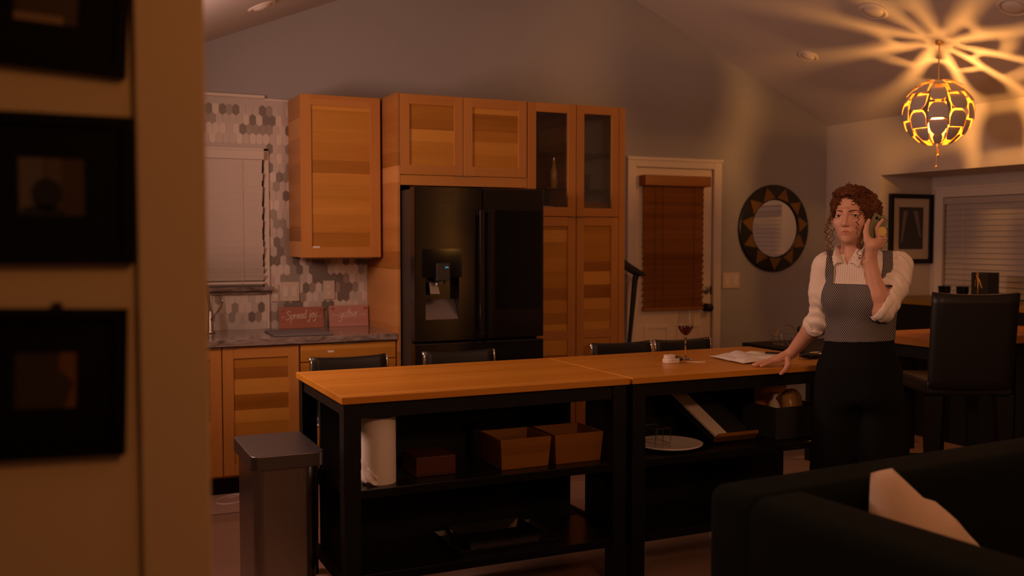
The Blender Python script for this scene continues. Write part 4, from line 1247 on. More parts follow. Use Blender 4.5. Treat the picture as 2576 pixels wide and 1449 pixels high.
dt = thing('dining_table', 'wooden counter height dining table before the alcove, behind the dark chair', 'table', (4.25, 0.73, 0))
obj('table_top', Mb().box(3.60, 4.86, 0.475, 1.02, 0.870, 0.920), M_tablewood, dt, bevel=0.003)
obj('apron', Mb().box(3.66, 4.80, 0.53, 0.97, 0.790, 0.8695), M_blackwood, dt)
for x in (3.66, 4.73):
    for y in (0.53, 0.90):
        obj('leg', Mb().box(x, x + 0.07, y, y + 0.07, 0, 0.7895), M_blackwood, dt)


def dining_chair(label):
    c = thing('dining_chair', label, 'chair', (0, 0, 0))
    def bk(u, v):
        x = (v - 0.5) * (0.430 + 0.01 * u); z = 0.70 + 0.505 * u
        y = -0.215 - 0.055 * u - 0.018 * (1 - (2 * v - 1) ** 2)
        return (x, y, z + 0.012 * (2 * v - 1) ** 2 * (1 if u > 0.95 else 0))
    m = Mb(); m.grid(bk, 12, 9)
    obj('backrest', m, M_leather, c, local=True, smooth=True, solid=0.035)
    obj('seat', Mb().box(-0.225, 0.225, -0.235, 0.215, 0.665, 0.745), M_leather, c, local=True, bevel=0.02, seg=3)
    for sx in (-1, 1):
        obj('leg', Mb().quadbox([(sx * .195 - .018, -.250, 0), (sx * .195 + .018, -.250, 0), (sx * .195 + .018, -.214, 0), (sx * .195 - .018, -.214, 0)],
                                [(sx * .185 - .045, -.230, .664), (sx * .185 + .045, -.230, .664), (sx * .185 + .045, -.170, .664), (sx * .185 - .045, -.170, .664)]), M_blackwood, c, local=True, fix=True)
        obj('leg', Mb().quadbox([(sx * .185 - .016, .180, 0), (sx * .185 + .016, .180, 0), (sx * .185 + .016, .212, 0), (sx * .185 - .016, .212, 0)],
                                [(sx * .185 - .030, .150, .664), (sx * .185 + .030, .150, .664), (sx * .185 + .030, .205, .664), (sx * .185 - .030, .205, .664)]), M_blackwood, c, local=True, fix=True)
    obj('stretcher', Mb().box(-0.19, 0.19, -0.240, -0.212, 0.285, 0.335), M_blackwood, c, local=True)
    obj('stretcher', Mb().box(-0.185, 0.185, 0.180, 0.205, 0.225, 0.265), M_blackwood, c, local=True)
    return c


ch = dining_chair('black high back counter chair seen from behind, right of the woman')
ch.location = (3.52, 0.30, 0); ch.rotation_euler = (0, 0, R(-27))

# ================================================================== SOFA CORNER (foreground)
so = thing('corner_sofa', 'dark green velvet sofa seen from behind its corner in the foreground', 'sofa', (0.660, -1.365, 0), R(4.0))
L = True
def soft(name, x0, x1, y0, y1, z0, z1, bev, par=so):
    return obj(name, Mb().box(x0, x1, y0, y1, z0, z1), M_sofa, par, local=True, bevel=bev, seg=6, smooth=True)
soft('backrest', 0.0, 2.60, -0.20, 0.0, 0.10, 0.822, 0.045)
soft('armrest', 0.004, 0.215, -1.75, -0.100, 0.104, 0.815, 0.045)
soft('seat_base', 0.217, 2.60, -1.0, -0.202, 0.10, 0.28, 0.02)
for k in range(3):
    soft('seat_cushion', 0.225 + k * 0.79, 1.005 + k * 0.79, -1.02, -0.205, 0.282, 0.455, 0.05)
for x in (0.06, 2.45):
    for y in (-0.14, -0.95):
        obj('foot', Mb().lathe([(0.02, 0), (0.028, 0.099)], (x, y, 0.0), 12), M_blackwood, so, local=True)

rg_ = obj('dark_floor_covering', Mb().box(0.10, 2.00, -1.14, -0.07, 0.0, 0.008), fabric('dark_covering', (0.022, 0.016, 0.012), 60, 0.95), bevel=0.003)  # thin slab over the floor, much darker than the planks
tag(rg_, 'dark brown rug on the floor between the island and the sofa', 'covering')

# scatter cushion standing in the sofa corner
pw_ = thing('cream_pillow', 'cream scatter pillow slumped in the corner of the green sofa', 'pillow', (1.170, -1.675, 0.462))


def pil(u, v, s):
    a, b = 2 * u - 1, 2 * v - 1
    k = (1 - a * a) * (1 - b * b)
    th = 0.080 * max(0, k) ** 0.45
    x = a * 0.160 * (1 - 0.10 * b * b); z = b * 0.205 * (1 - 0.08 * a * a)
    slump = max(0.0, x + 0.085)
    w = (b + 1) / 2
    z -= 1.15 * slump * w - 0.5 * slump * slump * w
    fold = 0.020 * math.exp(-((x - 0.02 - 0.25 * z) / 0.035) ** 2) * w
    return Vector((x + 0.02 * w * (1 if x > 0 else 0), s * th - fold, z))


Mx = Matrix.Translation((0, 0, 0.215)) @ Euler((R(-9), R(-2), R(-22)), 'XYZ').to_matrix().to_4x4()
m = Mb()
for s_ in (1, -1):
    m.grid(lambda u, v: tuple(Mx @ pil(u, v, s_)), 30, 30)
obj('pillow_cover', m, M_pillow, pw_, local=True, smooth=True, fix=True)

# ================================================================== CEILING LIGHTS
def downlight(label, x, y, slope, r=0.085):
    z = zroof(x)
    a = math.atan(slope)
    o = thing('ceiling_downlight', label, 'ceiling light', (x, y, z - 0.0), 0, 'recessed lights in the sloped ceiling')
    o.rotation_euler = (0, -a, 0)
    obj('trim_ring', Mb().lathe([(r, 0.004), (r, -0.004), (r * .86, -0.010), (r * .74, -0.006), (r * .70, 0.004)], (0, 0, 0), 36, cap=False), M_white, o, local=True, smooth=False, fix=True)
    obj('lens', Mb().lathe([(r * .72, 0.002), (r * .60, -0.012), (r * .35, -0.020), (0, -0.022)], (0, 0, 0), 30, cap=False), M_slat, o, local=True, smooth=True, fix=True)
    return o


downlight('white ceiling downlight upper left of the glowing pendant', 3.812, 1.227, -0.4545, 0.095)
downlight('white ceiling downlight above right of the pendant, at the picture\'s top right', 4.075, 0.415, -0.4545, 0.095)
downlight('white ceiling downlight nearest the mirror wall, left of the pendant', 4.065, 2.11, -0.4545, 0.075)
downlight('white ceiling downlight on the left slope above the wall cabinet', 0.115, 2.10, 0.4086, 0.085)

# ================================================================== PENDANT
PC = (4.226, 1.072, 2.317)
pe = thing('pendant_lamp', 'glowing globe pendant of white and copper petals hanging from the ceiling', 'pendant lamp', PC)
zt = zroof(PC[0])
obj('canopy', Mb().lathe([(0.0, 0.03), (0.026, 0.03), (0.026, -0.014), (0.010, -0.020), (0, -0.021)], (PC[0], PC[1], zt), 20), M_brass, pe)
obj('cord', Mb().tube([(PC[0], PC[1], zt - 0.02), (PC[0], PC[1], PC[2] + 0.185)], 0.004, 8), M_brass, pe)
obj('socket', Mb().lathe([(0.006, 0.19), (0.018, 0.18), (0.020, 0.09), (0.016, 0.055)], PC, 16), M_gold, pe)
obj('bulb', Mb().ball((PC[0], PC[1], PC[2] + 0.02), 0.024, 0.024, 0.030, 18), M_bulb, pe, smooth=True)
obj('inner_rod', Mb().tube([(PC[0], PC[1], PC[2] - 0.05), (PC[0], PC[1], PC[2] - 0.225)], 0.005, 8), M_gold, pe)
obj('pull_cord', Mb().tube([(PC[0], PC[1], PC[2] - 0.225), (PC[0] - .006, PC[1], PC[2] - 0.350)], 0.0022, 6).ball((PC[0] - .006, PC[1], PC[2] - 0.352), 0.008, n=10), M_brass, pe)
obj('pull_cord', Mb().tube([(PC[0] + 0.01, PC[1], PC[2] - 0.235), (PC[0] + .006, PC[1], PC[2] - 0.275)], 0.004, 6).ball((PC[0] + .006, PC[1], PC[2] - 0.279), 0.011, n=10), M_brass, pe)
Rp = 0.213
NC = 10
for c in range(NC):
    a0 = 2 * math.pi * (c + 0.18) / NC
    aw = 2 * math.pi / NC
    brk = [74, 45, 13, -17, -46, -72] if c % 2 == 0 else [79, 58, 28, -2, -32, -60]
    for k in range(len(brk) - 1):
        if (c * 7 + k * 3) % 13 == 5:
            pass
        t1, t0 = R(brk[k] - 1.8), R(brk[k + 1] + 1.2)
        m = Mb()
        gap = (0.15, 0.13, 0.10, 0.08, 0.08)[k] + 0.02 * ((c + k) % 3)
        nu, nv = 6, 6
        vo = []; vi = []
        for i in range(nu):
            th = t0 + (t1 - t0) * i / (nu - 1)
            # pentagon-like petals: pinch one end
            pinch = 1.0 - 0.45 * max(0.0, (i / (nu - 1) - 0.72) / 0.28) if (c + k) % 2 == 0 else 1.0 - 0.45 * max(0.0, (0.28 - i / (nu - 1)) / 0.28)
            g_ = min(0.46, gap / max(0.35, math.cos(th)))
            for j in range(nv):
                an = a0 + aw * ((j / (nv - 1) - 0.5) * (1 - g_) * pinch)
                flare = 1.0 + 0.075 * (1 - i / (nu - 1)) - 0.03
                for lst, rr in ((vo, Rp * flare), (vi, Rp * flare - 0.003)):
                    lst.append((PC[0] + rr * math.cos(th) * math.cos(an), PC[1] + rr * math.cos(th) * math.sin(an), PC[2] + rr * math.sin(th)))
        q_ = lambda i, j: i * nv + j
        f_ = [(q_(i, j), q_(i, j + 1), q_(i + 1, j + 1), q_(i + 1, j)) for i in range(nu - 1) for j in range(nv - 1)]
        m.add(vo, f_, 0)
        m.add(vi, [tuple(reversed(x)) for x in f_], 1)
        n0 = len(vo)
        rim = [q_(0, j) for j in range(nv)] + [q_(i, nv - 1) for i in range(1, nu)] + [q_(nu - 1, j) for j in range(nv - 2, -1, -1)] + [q_(i, 0) for i in range(nu - 2, 0, -1)]
        for a_, b_ in zip(rim, rim[1:] + rim[:1]):
            m.f.append((a_, n0 + a_, n0 + b_, b_)); m.mi.append(1)
        obj('petal', m, [M_petal, M_gold], pe)
for k in range(5):
    a = 2 * math.pi * k / 5 + 0.3
    obj('rib', Mb().tube([(PC[0] + (Rp - 0.012) * math.cos(t) * math.cos(a), PC[1] + (Rp - 0.012) * math.cos(t) * math.sin(a), PC[2] + (Rp - 0.012) * math.sin(t)) for t in [R(-88 + 176 * i / 20) for i in range(21)]], 0.0025, 6), M_gold, pe)

# ================================================================== THE WOMAN
# distance fields on a rectilinear grid, meshed with surface nets.  Own coordinates: u to the picture's right, v towards
# the viewer, z up; the root stands on the floor under her.
ORG = Vector((2.248, -0.279, 0)); UU = Vector((0.718, -0.696, 0)); VV = Vector((-0.696, -0.718, 0))


def tol(X, Y, Z):
    d = Vector((X, Y, Z)) - ORG
    return np.array([d.dot(UU), d.dot(VV), Z])


def smin(a, b, k):
    h = np.clip(0.5 + 0.5 * (a - b) / k, 0, 1)
    return a + (b - a) * h - k * h * (1 - h)


class Field:
    def __init__(s, xs, ys, zs):
        s.ax = [np.asarray(q, np.float32) for q in (xs, ys, zs)]
        s.F = np.full([len(q) for q in s.ax], 0.1, np.float32)

    def sub(s, lo, hi, mg):
        sl = []
        for q, a, b in zip(s.ax, lo, hi):
            i0 = max(0, int(np.searchsorted(q, a - mg)) - 1); i1 = min(len(q), int(np.searchsorted(q, b + mg)) + 1)
            sl.append(slice(i0, max(i0, i1)))
        X = s.ax[0][sl[0]][:, None, None]; Y = s.ax[1][sl[1]][None, :, None]; Z = s.ax[2][sl[2]][None, None, :]
        return tuple(sl), X, Y, Z

    def put(s, fn, lo, hi, k=0.004, op='u'):
        sl, X, Y, Z = s.sub(lo, hi, k + 0.02)
        if 0 in s.F[sl].shape:
            return
        d = fn(X, Y, Z).astype(np.float32)
        if op == 'u':
            s.F[sl] = smin(s.F[sl], d, k)
        elif op == 's':
            s.F[sl] = -smin(-s.F[sl], d, k)
        elif op == 'i':
            s.F[sl] = -smin(-s.F[sl], -d, k)

    def cone(s, a, b, ra, rb, k=0.01, op='u'):
        a, b = np.asarray(a, float), np.asarray(b, float)
        r = max(ra, rb); ba = b - a; L2 = max(1e-12, ba @ ba)

        def fn(X, Y, Z):
            t = np.clip(((X - a[0]) * ba[0] + (Y - a[1]) * ba[1] + (Z - a[2]) * ba[2]) / L2, 0, 1)
            return np.sqrt((X - a[0] - t * ba[0]) ** 2 + (Y - a[1] - t * ba[1]) ** 2 + (Z - a[2] - t * ba[2]) ** 2) - (ra + (rb - ra) * t)
        s.put(fn, np.minimum(a, b) - r, np.maximum(a, b) + r, k, op)

    def ell(s, c, r, M=None, k=0.01, op='u'):
        c = np.asarray(c, float); r = np.asarray(r, float)
        M = np.eye(3) if M is None else M

        def fn(X, Y, Z):
            x, y, z = X - c[0], Y - c[1], Z - c[2]
            p = [M[i, 0] * x + M[i, 1] * y + M[i, 2] * z for i in range(3)]
            k0 = np.sqrt(sum((p[i] / r[i]) ** 2 for i in range(3))); k1 = np.sqrt(sum((p[i] / r[i] ** 2) ** 2 for i in range(3)))
            return k0 * (k0 - 1) / np.maximum(k1, 1e-6)
        R_ = r.max()
        s.put(fn, c - R_, c + R_, k, op)

    def mesh(s):
        F = s.F
        ins = F < 0
        n = [q - 1 for q in F.shape]
        cnt = np.zeros(n, np.int8)
        for i in (0, 1):
            for j in (0, 1):
                for k in (0, 1):
                    cnt += ins[i:i + n[0], j:j + n[1], k:k + n[2]]
        act = np.flatnonzero((cnt > 0) & (cnt < 8)); del cnt
        I, J, K = np.unravel_index(act, n)
        acc = np.zeros((len(act), 3)); num = np.zeros(len(act))
        A = s.ax
        for d in range(3):
            for o1 in (0, 1):
                for o2 in (0, 1):
                    off = [0, 0, 0]; e = [q for q in range(3) if q != d]
                    off[e[0]] = o1; off[e[1]] = o2
                    p0 = (I + off[0], J + off[1], K + off[2])
                    o_ = list(off); o_[d] = 1
                    p1 = (I + o_[0], J + o_[1], K + o_[2])
                    f0, f1 = F[p0], F[p1]
                    mk = (f0 < 0) != (f1 < 0)
                    t = np.where(mk, f0 / np.where(np.abs(f0 - f1) < 1e-9, 1e-9, f0 - f1), 0)
                    for q in range(3):
                        c0 = A[q][p0[q]]; c1 = A[q][p1[q]]
                        acc[:, q] += np.where(mk, c0 + (c1 - c0) * t, 0)
                    num += mk
        V = acc / num[:, None]
        faces = []
        for d in range(3):
            e1, e2 = (d + 1) % 3, (d + 2) % 3
            sl0 = [slice(None)] * 3; sl1 = [slice(None)] * 3
            sl0[d] = slice(0, n[d]); sl1[d] = slice(1, n[d] + 1)
            for q in (e1, e2):
                sl0[q] = slice(1, n[q]); sl1[q] = slice(1, n[q])
            a, b = ins[tuple(sl0)], ins[tuple(sl1)]
            P = np.argwhere(a != b)
            if not len(P):
                continue
            flip = a[tuple(P.T)]
            P = P.copy(); P[:, e1] += 1; P[:, e2] += 1
            ids = []
            for da, db in ((-1, -1), (0, -1), (0, 0), (-1, 0)):
                Q = P.copy(); Q[:, e1] += da; Q[:, e2] += db
                ids.append(np.searchsorted(act, np.ravel_multi_index(tuple(Q.T), n)))
            q = np.stack(ids, 1)
            q[~flip] = q[~flip][:, ::-1]
            faces.append(q)
        return V, np.concatenate(faces)


def relax(V, Fc, it=2, lam=0.5):
    for _ in range(it):
        acc = np.zeros_like(V); num = np.zeros(len(V))
        for a, b in ((0, 1), (1, 2), (2, 3), (3, 0)):
            for p, q in ((a, b), (b, a)):
                np.add.at(acc, Fc[:, p], V[Fc[:, q]]); np.add.at(num, Fc[:, p], 1)
        V = V + lam * (acc / np.maximum(num, 1)[:, None] - V)
    return V


def put_mesh(name, V, Fc, mats, parent, mi=None):
    """V in (u, v, z)"""
    me = bpy.data.meshes.new(name)
    co = np.stack([V[:, 0], -V[:, 1], V[:, 2]], 1).astype(np.float32)
    Fr = Fc[:, ::-1]
    me.vertices.add(len(co)); me.vertices.foreach_set('co', co.ravel())
    me.loops.add(Fr.size); me.loops.foreach_set('vertex_index', Fr.ravel().astype(np.int32))
    me.polygons.add(len(Fr)); me.polygons.foreach_set('loop_start', (np.arange(len(Fr)) * 4).astype(np.int32))
    for m_ in (mats if isinstance(mats, (list, tuple)) else [mats]):
        me.materials.append(m_)
    if mi is not None:
        me.polygons.foreach_set('material_index', mi.astype(np.int32))
    me.polygons.foreach_set('use_smooth', np.ones(len(Fr), bool))
    me.update(calc_edges=True); me.validate()
    o = bpy.data.objects.new(name, me); COL.objects.link(o); o.parent = parent
    return o


wo = thing('person', 'woman in a white blouse and dark pinafore leaning on the island, phone at her ear', 'person', ORG, math.atan2(UU.y, UU.x))

# ---- frames: head and torso both turned a little to the picture's left
TH = R(17); TT = R(20)
HS = 1.06
HC = np.array([-0.020, 0.030, 1.597])
HX = np.array([math.cos(TH), math.sin(TH), 0]); HY = np.array([-math.sin(TH), math.cos(TH), 0]); HZ = np.array([0, 0, 1.0])
HM = np.stack([HX, HY, HZ])


def hp(x, y, z):
    return HC + HS * (HX * x + HY * y + HZ * z)


def to_head(V):
    return ((V - HC) @ HM.T) / HS


TC = np.array([0.018, -0.005])
ct, st_ = math.cos(TT), math.sin(TT)
ZTAB = [0.0, 0.70, 0.85, 0.95, 1.02, 1.07, 1.15, 1.24, 1.30, 1.36, 1.395, 1.425, 1.46]
ATAB = [0.15, 0.152, 0.156, 0.152, 0.142, 0.135, 0.139, 0.148, 0.150, 0.148, 0.128, 0.090, 0.055]
BTAB = [0.11, 0.115, 0.122, 0.120, 0.110, 0.102, 0.104, 0.108, 0.104, 0.096, 0.086, 0.070, 0.055]


def torso(X, Y, Z):
    x = (X - TC[0]) * ct + (Y - TC[1]) * st_; y = -(X - TC[0]) * st_ + (Y - TC[1]) * ct
    a = np.interp(Z, ZTAB, ATAB); b = np.interp(Z, ZTAB, BTAB)
    q = np.sqrt((x / a) ** 2 + (y / b) ** 2) + 0 * Z
    d = (q - 1) * np.minimum(a, b)
    for sx in (-0.064, 0.064):                                       # bust
        e = np.sqrt(((x - sx) / 0.062) ** 2 + ((y - 0.078) / 0.052) ** 2 + ((Z - 1.235) / 0.066) ** 2)
        d = smin(d, (e - 1) * 0.052, 0.035)
    for c, r in (((-0.118, -0.012, 1.382), 0.052), ((0.150, -0.012, 1.385), 0.052)):
        d = smin(d, np.sqrt((X - c[0]) ** 2 + (Y - c[1]) ** 2 + (Z - c[2]) ** 2) - r, 0.05)
    return d


RS, RE, RW = np.array([-0.128, -0.012, 1.375]), np.array([-0.152, -0.035, 1.130]), tol(2.172, 0.048, 0.958)
LS, LE, LW = np.array([0.162, -0.010, 1.378]), np.array([0.100, 0.120, 1.192]), np.array([0.054, 0.108, 1.400])
# phone frame
PL = np.array([0.36, -0.26, 0.89]); PL /= np.linalg.norm(PL)
PN = np.array([0.52, 0.85, 0.02]); PN -= PL * (PN @ PL); PN /= np.linalg.norm(PN)
PW = np.cross(PL, PN)
PCN = np.array([0.071, 0.090, 1.527])


def pp(l, w, n):
    return PCN + PL * l + PW * w + PN * n


def axis(lo, hi, coarse, fines, fine):
    out = [lo]
    while out[-1] < hi:
        p = out[-1]
        h = fine if any(a <= p <= b for a, b in fines) else coarse
        nxt = [a for a, b in fines if p < a < p + h]
        out.append(min([p + h] + [max(a, p + 1e-3) for a in nxt]))
    return out


B = Field(axis(-0.50, 0.30, 0.0055, [(-0.47, -0.26), (-0.115, 0.125)], 0.0027),
          axis(-0.22, 0.20, 0.0055, [(-0.19, 0.03), (0.06, 0.16)], 0.0027),
          axis(0.02, 1.76, 0.008, [(0.85, 0.99), (1.38, 1.73)], 0.0023))
# trunk and legs (under the clothes)
B.put(lambda X, Y, Z: np.maximum(torso(X, Y, Z) + 0.012, np.maximum(Z - 1.44, 0.84 - Z)), (-0.25, -0.2, 0.76), (0.3, 0.2, 1.45), 0.01)
for sx, ft in ((-0.062, -0.105), (0.095, 0.100)):
    B.cone((sx, -0.005, 0.86), (sx + (ft - sx) * .5, 0.0, 0.48), 0.082, 0.055, 0.03)
    B.cone((sx + (ft - sx) * .5, 0.0, 0.48), (ft, -0.01, 0.09), 0.054, 0.036, 0.02)
# neck
B.cone((-0.012, -0.012, 1.395), hp(0, -0.028, -0.062), 0.056, 0.051, 0.03)
B.ell((-0.012, -0.03, 1.405), (0.105, 0.05, 0.035), k=0.03)
# head
B.ell(hp(0, -0.022, 0.030), np.array([.0725, .092, .086]) * HS, HM, 0.01)
B.ell(hp(0, 0.010, -0.030), np.array([.0610, .075, .084]) * HS, HM, 0.02)
B.ell(hp(0, 0.028, -0.074), np.array([.0450, .050, .040]) * HS, HM, 0.022)
B.ell(hp(0, 0.066, -0.097), np.array([.0200, .0165, .0170]) * HS, HM, 0.018)
for sx in (-1, 1):
    B.ell(hp(sx * .041, .050, -.030), np.array([.023, .021, .024]) * HS, HM, 0.018)
    B.cone(hp(sx * .006, .0815, .0175), hp(sx * .038, .0650, .0195), .0075 * HS, .0065 * HS, 0.022)
B.ell(hp(0, .060, -.068), np.array([.026, .0235, .024]) * HS, HM, 0.014)
for sx in (-1, 1):
    B.ell(hp(sx * .0335, .0960, -.001), np.array([.0185, .0185, .0145]) * HS, HM, 0.012, 's')
B.cone(hp(0, .081, .014), hp(0, .1020, -.034), .0066 * HS, .0098 * HS, 0.010)
B.ell(hp(0, .1005, -.038), np.array([.0085, .0095, .0080]) * HS, HM, 0.005)
for sx in (-1, 1):
    B.ell(hp(sx * .0105, .0905, -.0400), np.array([.0060, .0090, .0066]) * HS, HM, 0.005)
    B.ell(hp(sx * .0065, .0955, -.0480), np.array([.0032, .0040, .0030]) * HS, HM, 0.002, 's')
    B.ell(hp(sx * .0335, .0655, -.001), np.array([.0160, .0150, .0150]) * HS, HM, 0.004)
    B.ell(hp(sx * .0335, .0830, -.0026), np.array([.0140, .0120, .0044]) * HS, HM, 0.0015, 's')
for a, b, r in (((-.021, .0800, -.0665), (-.004, .0888, -.0632), .0042), ((.021, .0800, -.0665), (.004, .0888, -.0632), .0032),
                ((-.004, .0884, -.0648), (.004, .0884, -.0648), .0030)):
    B.cone(hp(*a), hp(*b), r * .55 * HS, r * HS, 0.003)
B.cone(hp(-.015, .0825, -.0745), hp(.0, .0862, -.0745), .0032 * HS, .0044 * HS, 0.003)
B.cone(hp(.015, .0825, -.0745), hp(.0, .0862, -.0745), .0032 * HS, .0044 * HS, 0.003)
B.cone(hp(-.018, .0870, -.0696), hp(.018, .0870, -.0696), .0011 * HS, .0011 * HS, 0.0015, 's')
for sx in (-1, 1):
    B.ell(hp(sx * .0745, -.014, -.008), np.array([.0085, .019, .031]) * HS, HM, 0.006)
    B.ell(hp(sx * .0810, -.010, -.006), np.array([.0050, .011, .018]) * HS, HM, 0.004, 's')
# arms
for S_, E_, W_ in ((RS, RE, RW), (LS, LE, LW)):
    B.cone(S_, E_, 0.046, 0.037, 0.03)
    M_ = E_ + (W_ - E_) * 0.28
    B.cone(E_, M_, 0.036, 0.041, 0.02)
    B.cone(M_, W_, 0.041, 0.0265, 0.02)


def chain(pts, rs, k=0.004):
    for (a, b), (ra, rb) in zip(zip(pts, pts[1:]), zip(rs, rs[1:])):
        B.cone(a, b, ra, rb, k)


# her right hand, flat on the island with the thumb over its edge
kn = [tol(2.076, 0.034, .9270), tol(2.070, 0.056, .9285), tol(2.074, 0.078, .9265), tol(2.082, 0.098, .9220)]
tips = [tol(1.990, 0.040, .9092), tol(1.973, 0.064, .9092), tol(1.983, 0.088, .9092), tol(2.010, 0.114, .9090)]
for a, b, rt in zip(kn, tips, (.0078, .0080, .0077, .0068)):
    B.cone(RW + (a - RW) * 0.12, a, 0.0165, 0.0118, 0.014)
    d = b - a
    p1 = a + d * 0.40 + np.array([0, 0, 0.0035]); p2 = a + d * 0.72 + np.array([0, 0, 0.0015])
    chain([a, p1, p2, b], [rt * 1.28, rt * 1.12, rt * 1.05, rt * .92], 0.0022)
chain([RW + (kn[0] - RW) * 0.30 + np.array([0, 0, -.006]), tol(2.108, -0.006, .915), tol(2.082, -0.014, .890), tol(2.057, -0.016, .875)], [.0165, .0130, .0100, .0082], 0.004)
# her left hand round the phone
palm = pp(-.066, -.002, .030)
B.cone(LW, palm, 0.024, 0.024, 0.02)
B.cone(palm, pp(-.030, -.020, .026), 0.022, 0.015, 0.014)
B.cone(palm, pp(-.052, -.030, .023), 0.020, 0.016, 0.014)
B.cone(LW + (palm - LW) * .5, pp(-.052, .026, .022), 0.020, 0.0150, 0.014)
chain([pp(-.060, .024, .023), pp(-.024, .043, .0125), pp(.006, .0475, .0060), pp(.030, .0470, .0035)], [.0150, .0115, .0095, .0078], 0.004)
for l0, l1, wt, bk in ((-.024, -.002, -.026, .020), (-.040, -.024, -.028, .019), (-.055, -.044, -.028, .018)):
    chain([pp(l0, -.026, bk), pp((l0 + l1) / 2 + .004, -.0475, .0135), pp(l1, -.0490, -.0040), pp(l1 - .002, wt, -.0145)], [.0110, .0094, .0086, .0074], 0.0025)
chain([pp(-.016, -.008, .025), pp(.010, .006, .0170), pp(.034, .004, .0155), pp(.056, -.004, .0142)], [.0110, .0094, .0086, .0072], 0.0025)


def phone_box(X, Y, Z):
    x, y, z = X - PCN[0], Y - PCN[1], Z - PCN[2]
    q = [np.abs(PL[0] * x + PL[1] * y + PL[2] * z) - 0.0760, np.abs(PW[0] * x + PW[1] * y + PW[2] * z) - 0.0385, np.abs(PN[0] * x + PN[1] * y + PN[2] * z) - 0.0074]
    return np.maximum(np.maximum(q[0], q[1]), q[2])


B.put(phone_box, PCN - 0.09, PCN + 0.09, 0.0015, 's')             # the hand closes on the phone, not through it
V, Fc = B.mesh()
V = relax(V, Fc, 1, 0.4)
cen = V[Fc].mean(1); hc = to_head(cen)
mi = np.zeros(len(Fc), int)
lip = ((hc[:, 0] / .0215) ** 2 + ((hc[:, 2] + .0700 - 0.0010 * np.cos(hc[:, 0] * 160)) / .0070) ** 2 < 1) & (hc[:, 1] > .074)
mi[lip] = 1
for t_, up in ((pp(.032, .0470, .009), None), (pp(.056, -.004, .020), None)) + tuple((b + np.array([0, 0, .0075]), None) for b in tips) + ((tol(2.055, -.023, .878), None),):
    mi[np.linalg.norm(cen - t_, axis=1) < 0.0058] = 2
put_mesh('body', V, Fc, [M_skin, M_lip, M_nail], wo, mi)
del B


def to_obj(P):
    return (float(P[0]), float(-P[1]), float(P[2]))


# eyes, brows, lashes
for sx in (-1, 1):
    e = np.array([0.0335 * sx, .0655, -.0012]); r = .0136
    g = np.array([0.20, 1.0, -0.02]); g /= np.linalg.norm(g)
    a = np.cross(g, [0, 0, 1.0]); a /= np.linalg.norm(a); b = np.cross(a, g)
    m = Mb(); n = 20; rows = 14
    vs = []; fs = []; mi_ = []
    for i in range(rows + 1):
        ph = math.pi * i / rows
        if i < 6:
            ph = [0, .16, .26, .44, .50, .62][i]
        elif i == 6:
            ph = .8
        for k in range(n):
            t = 2 * math.pi * k / n
            d = g * math.cos(ph) + (a * math.cos(t) + b * math.sin(t)) * math.sin(ph)
            vs.append(to_obj(hp(*(e + d * r))))
    for i in range(rows):
        for k in range(n):
            fs.append((i * n + k, (i + 1) * n + k, (i + 1) * n + (k + 1) % n, i * n + (k + 1) % n)); mi_.append(2 if i < 2 else (1 if i < 3 else 0))
    m.add(vs, fs); m.mi = mi_
    obj('eye', m, [M_eye, M_iris, M_black], wo, local=True, smooth=True, fix=True)
    br = [hp(sx * .0125, .0900, .0158), hp(sx * .024, .0848, .0184), hp(sx * .036, .0762, .0202), hp(sx * .048, .0635, .0172)]
    cp = catmull([to_obj(p) for p in br], 5)
    obj('eyebrow', Mb().tube(cp, [.0028 - .0017 * abs(i / (len(cp) - 1) - 0.25) for i in range(len(cp))], 7), M_brow, wo, local=True, smooth=True)
    la = [hp(sx * .0335 + dx, .0655 + math.sqrt(max(0, .0158 ** 2 - dx * dx)) * .98, .0030 - 22 * dx * dx) for dx in np.linspace(-.0125, .0125, 9)]
    obj('eyelashes', Mb().tube([to_obj(p) for p in la], 0.0011, 5), M_brow, wo, local=True)

# ---- hair: lumpy mass plus curls
H = Field(axis(-0.17, 0.16, 0.0035, [], 1), axis(-0.16, 0.17, 0.0035, [], 1), axis(1.44, 1.745, 0.0035, [], 1))
for c, r in (((0, -.030, .042), (.080, .098, .082)), ((.040, -.034, .026), (.060, .076, .068)), ((-.034, -.020, .034), (.050, .080, .054)), ((0, .020, .086), (.052, .052, .034)), ((.01, -.105, -.01), (.060, .050, .055))):
    H.ell(hp(*c), np.array(r) * HS, HM, 0.02)


def lumps(X, Y, Z):
    n = 0.0045 * np.sin(95 * X + 60 * Z) * np.sin(88 * Y - 50 * Z) + 0.0030 * np.sin(190 * X - 130 * Y) * np.sin(170 * Z + 90 * X) + 0.004 * np.sin(52 * Z + 70 * Y) * np.sin(60 * X)
    return n


H.F += lumps(H.ax[0][:, None, None], H.ax[1][None, :, None], H.ax[2][None, None, :]).astype(np.float32)
H.ell(hp(-.004, .082, -.030), np.array([.0645, .088, .117]) * HS, HM, 0.006, 's')
H.put(lambda X, Y, Z: (Z - (HC[2] - 0.055)) * -1 + 0 * X + 0 * Y, (-0.2, -0.2, 1.4), (0.2, 0.2, 1.8), 0.01, 'i')
V, Fc = H.mesh(); V = relax(V, Fc, 1, 0.3)
hair_v = V.copy()
hm = Mb()
hm.v = [to_obj(p) for p in V]; hm.f = [tuple(int(i) for i in f[::-1]) for f in Fc]; hm.mi = [0] * len(Fc)


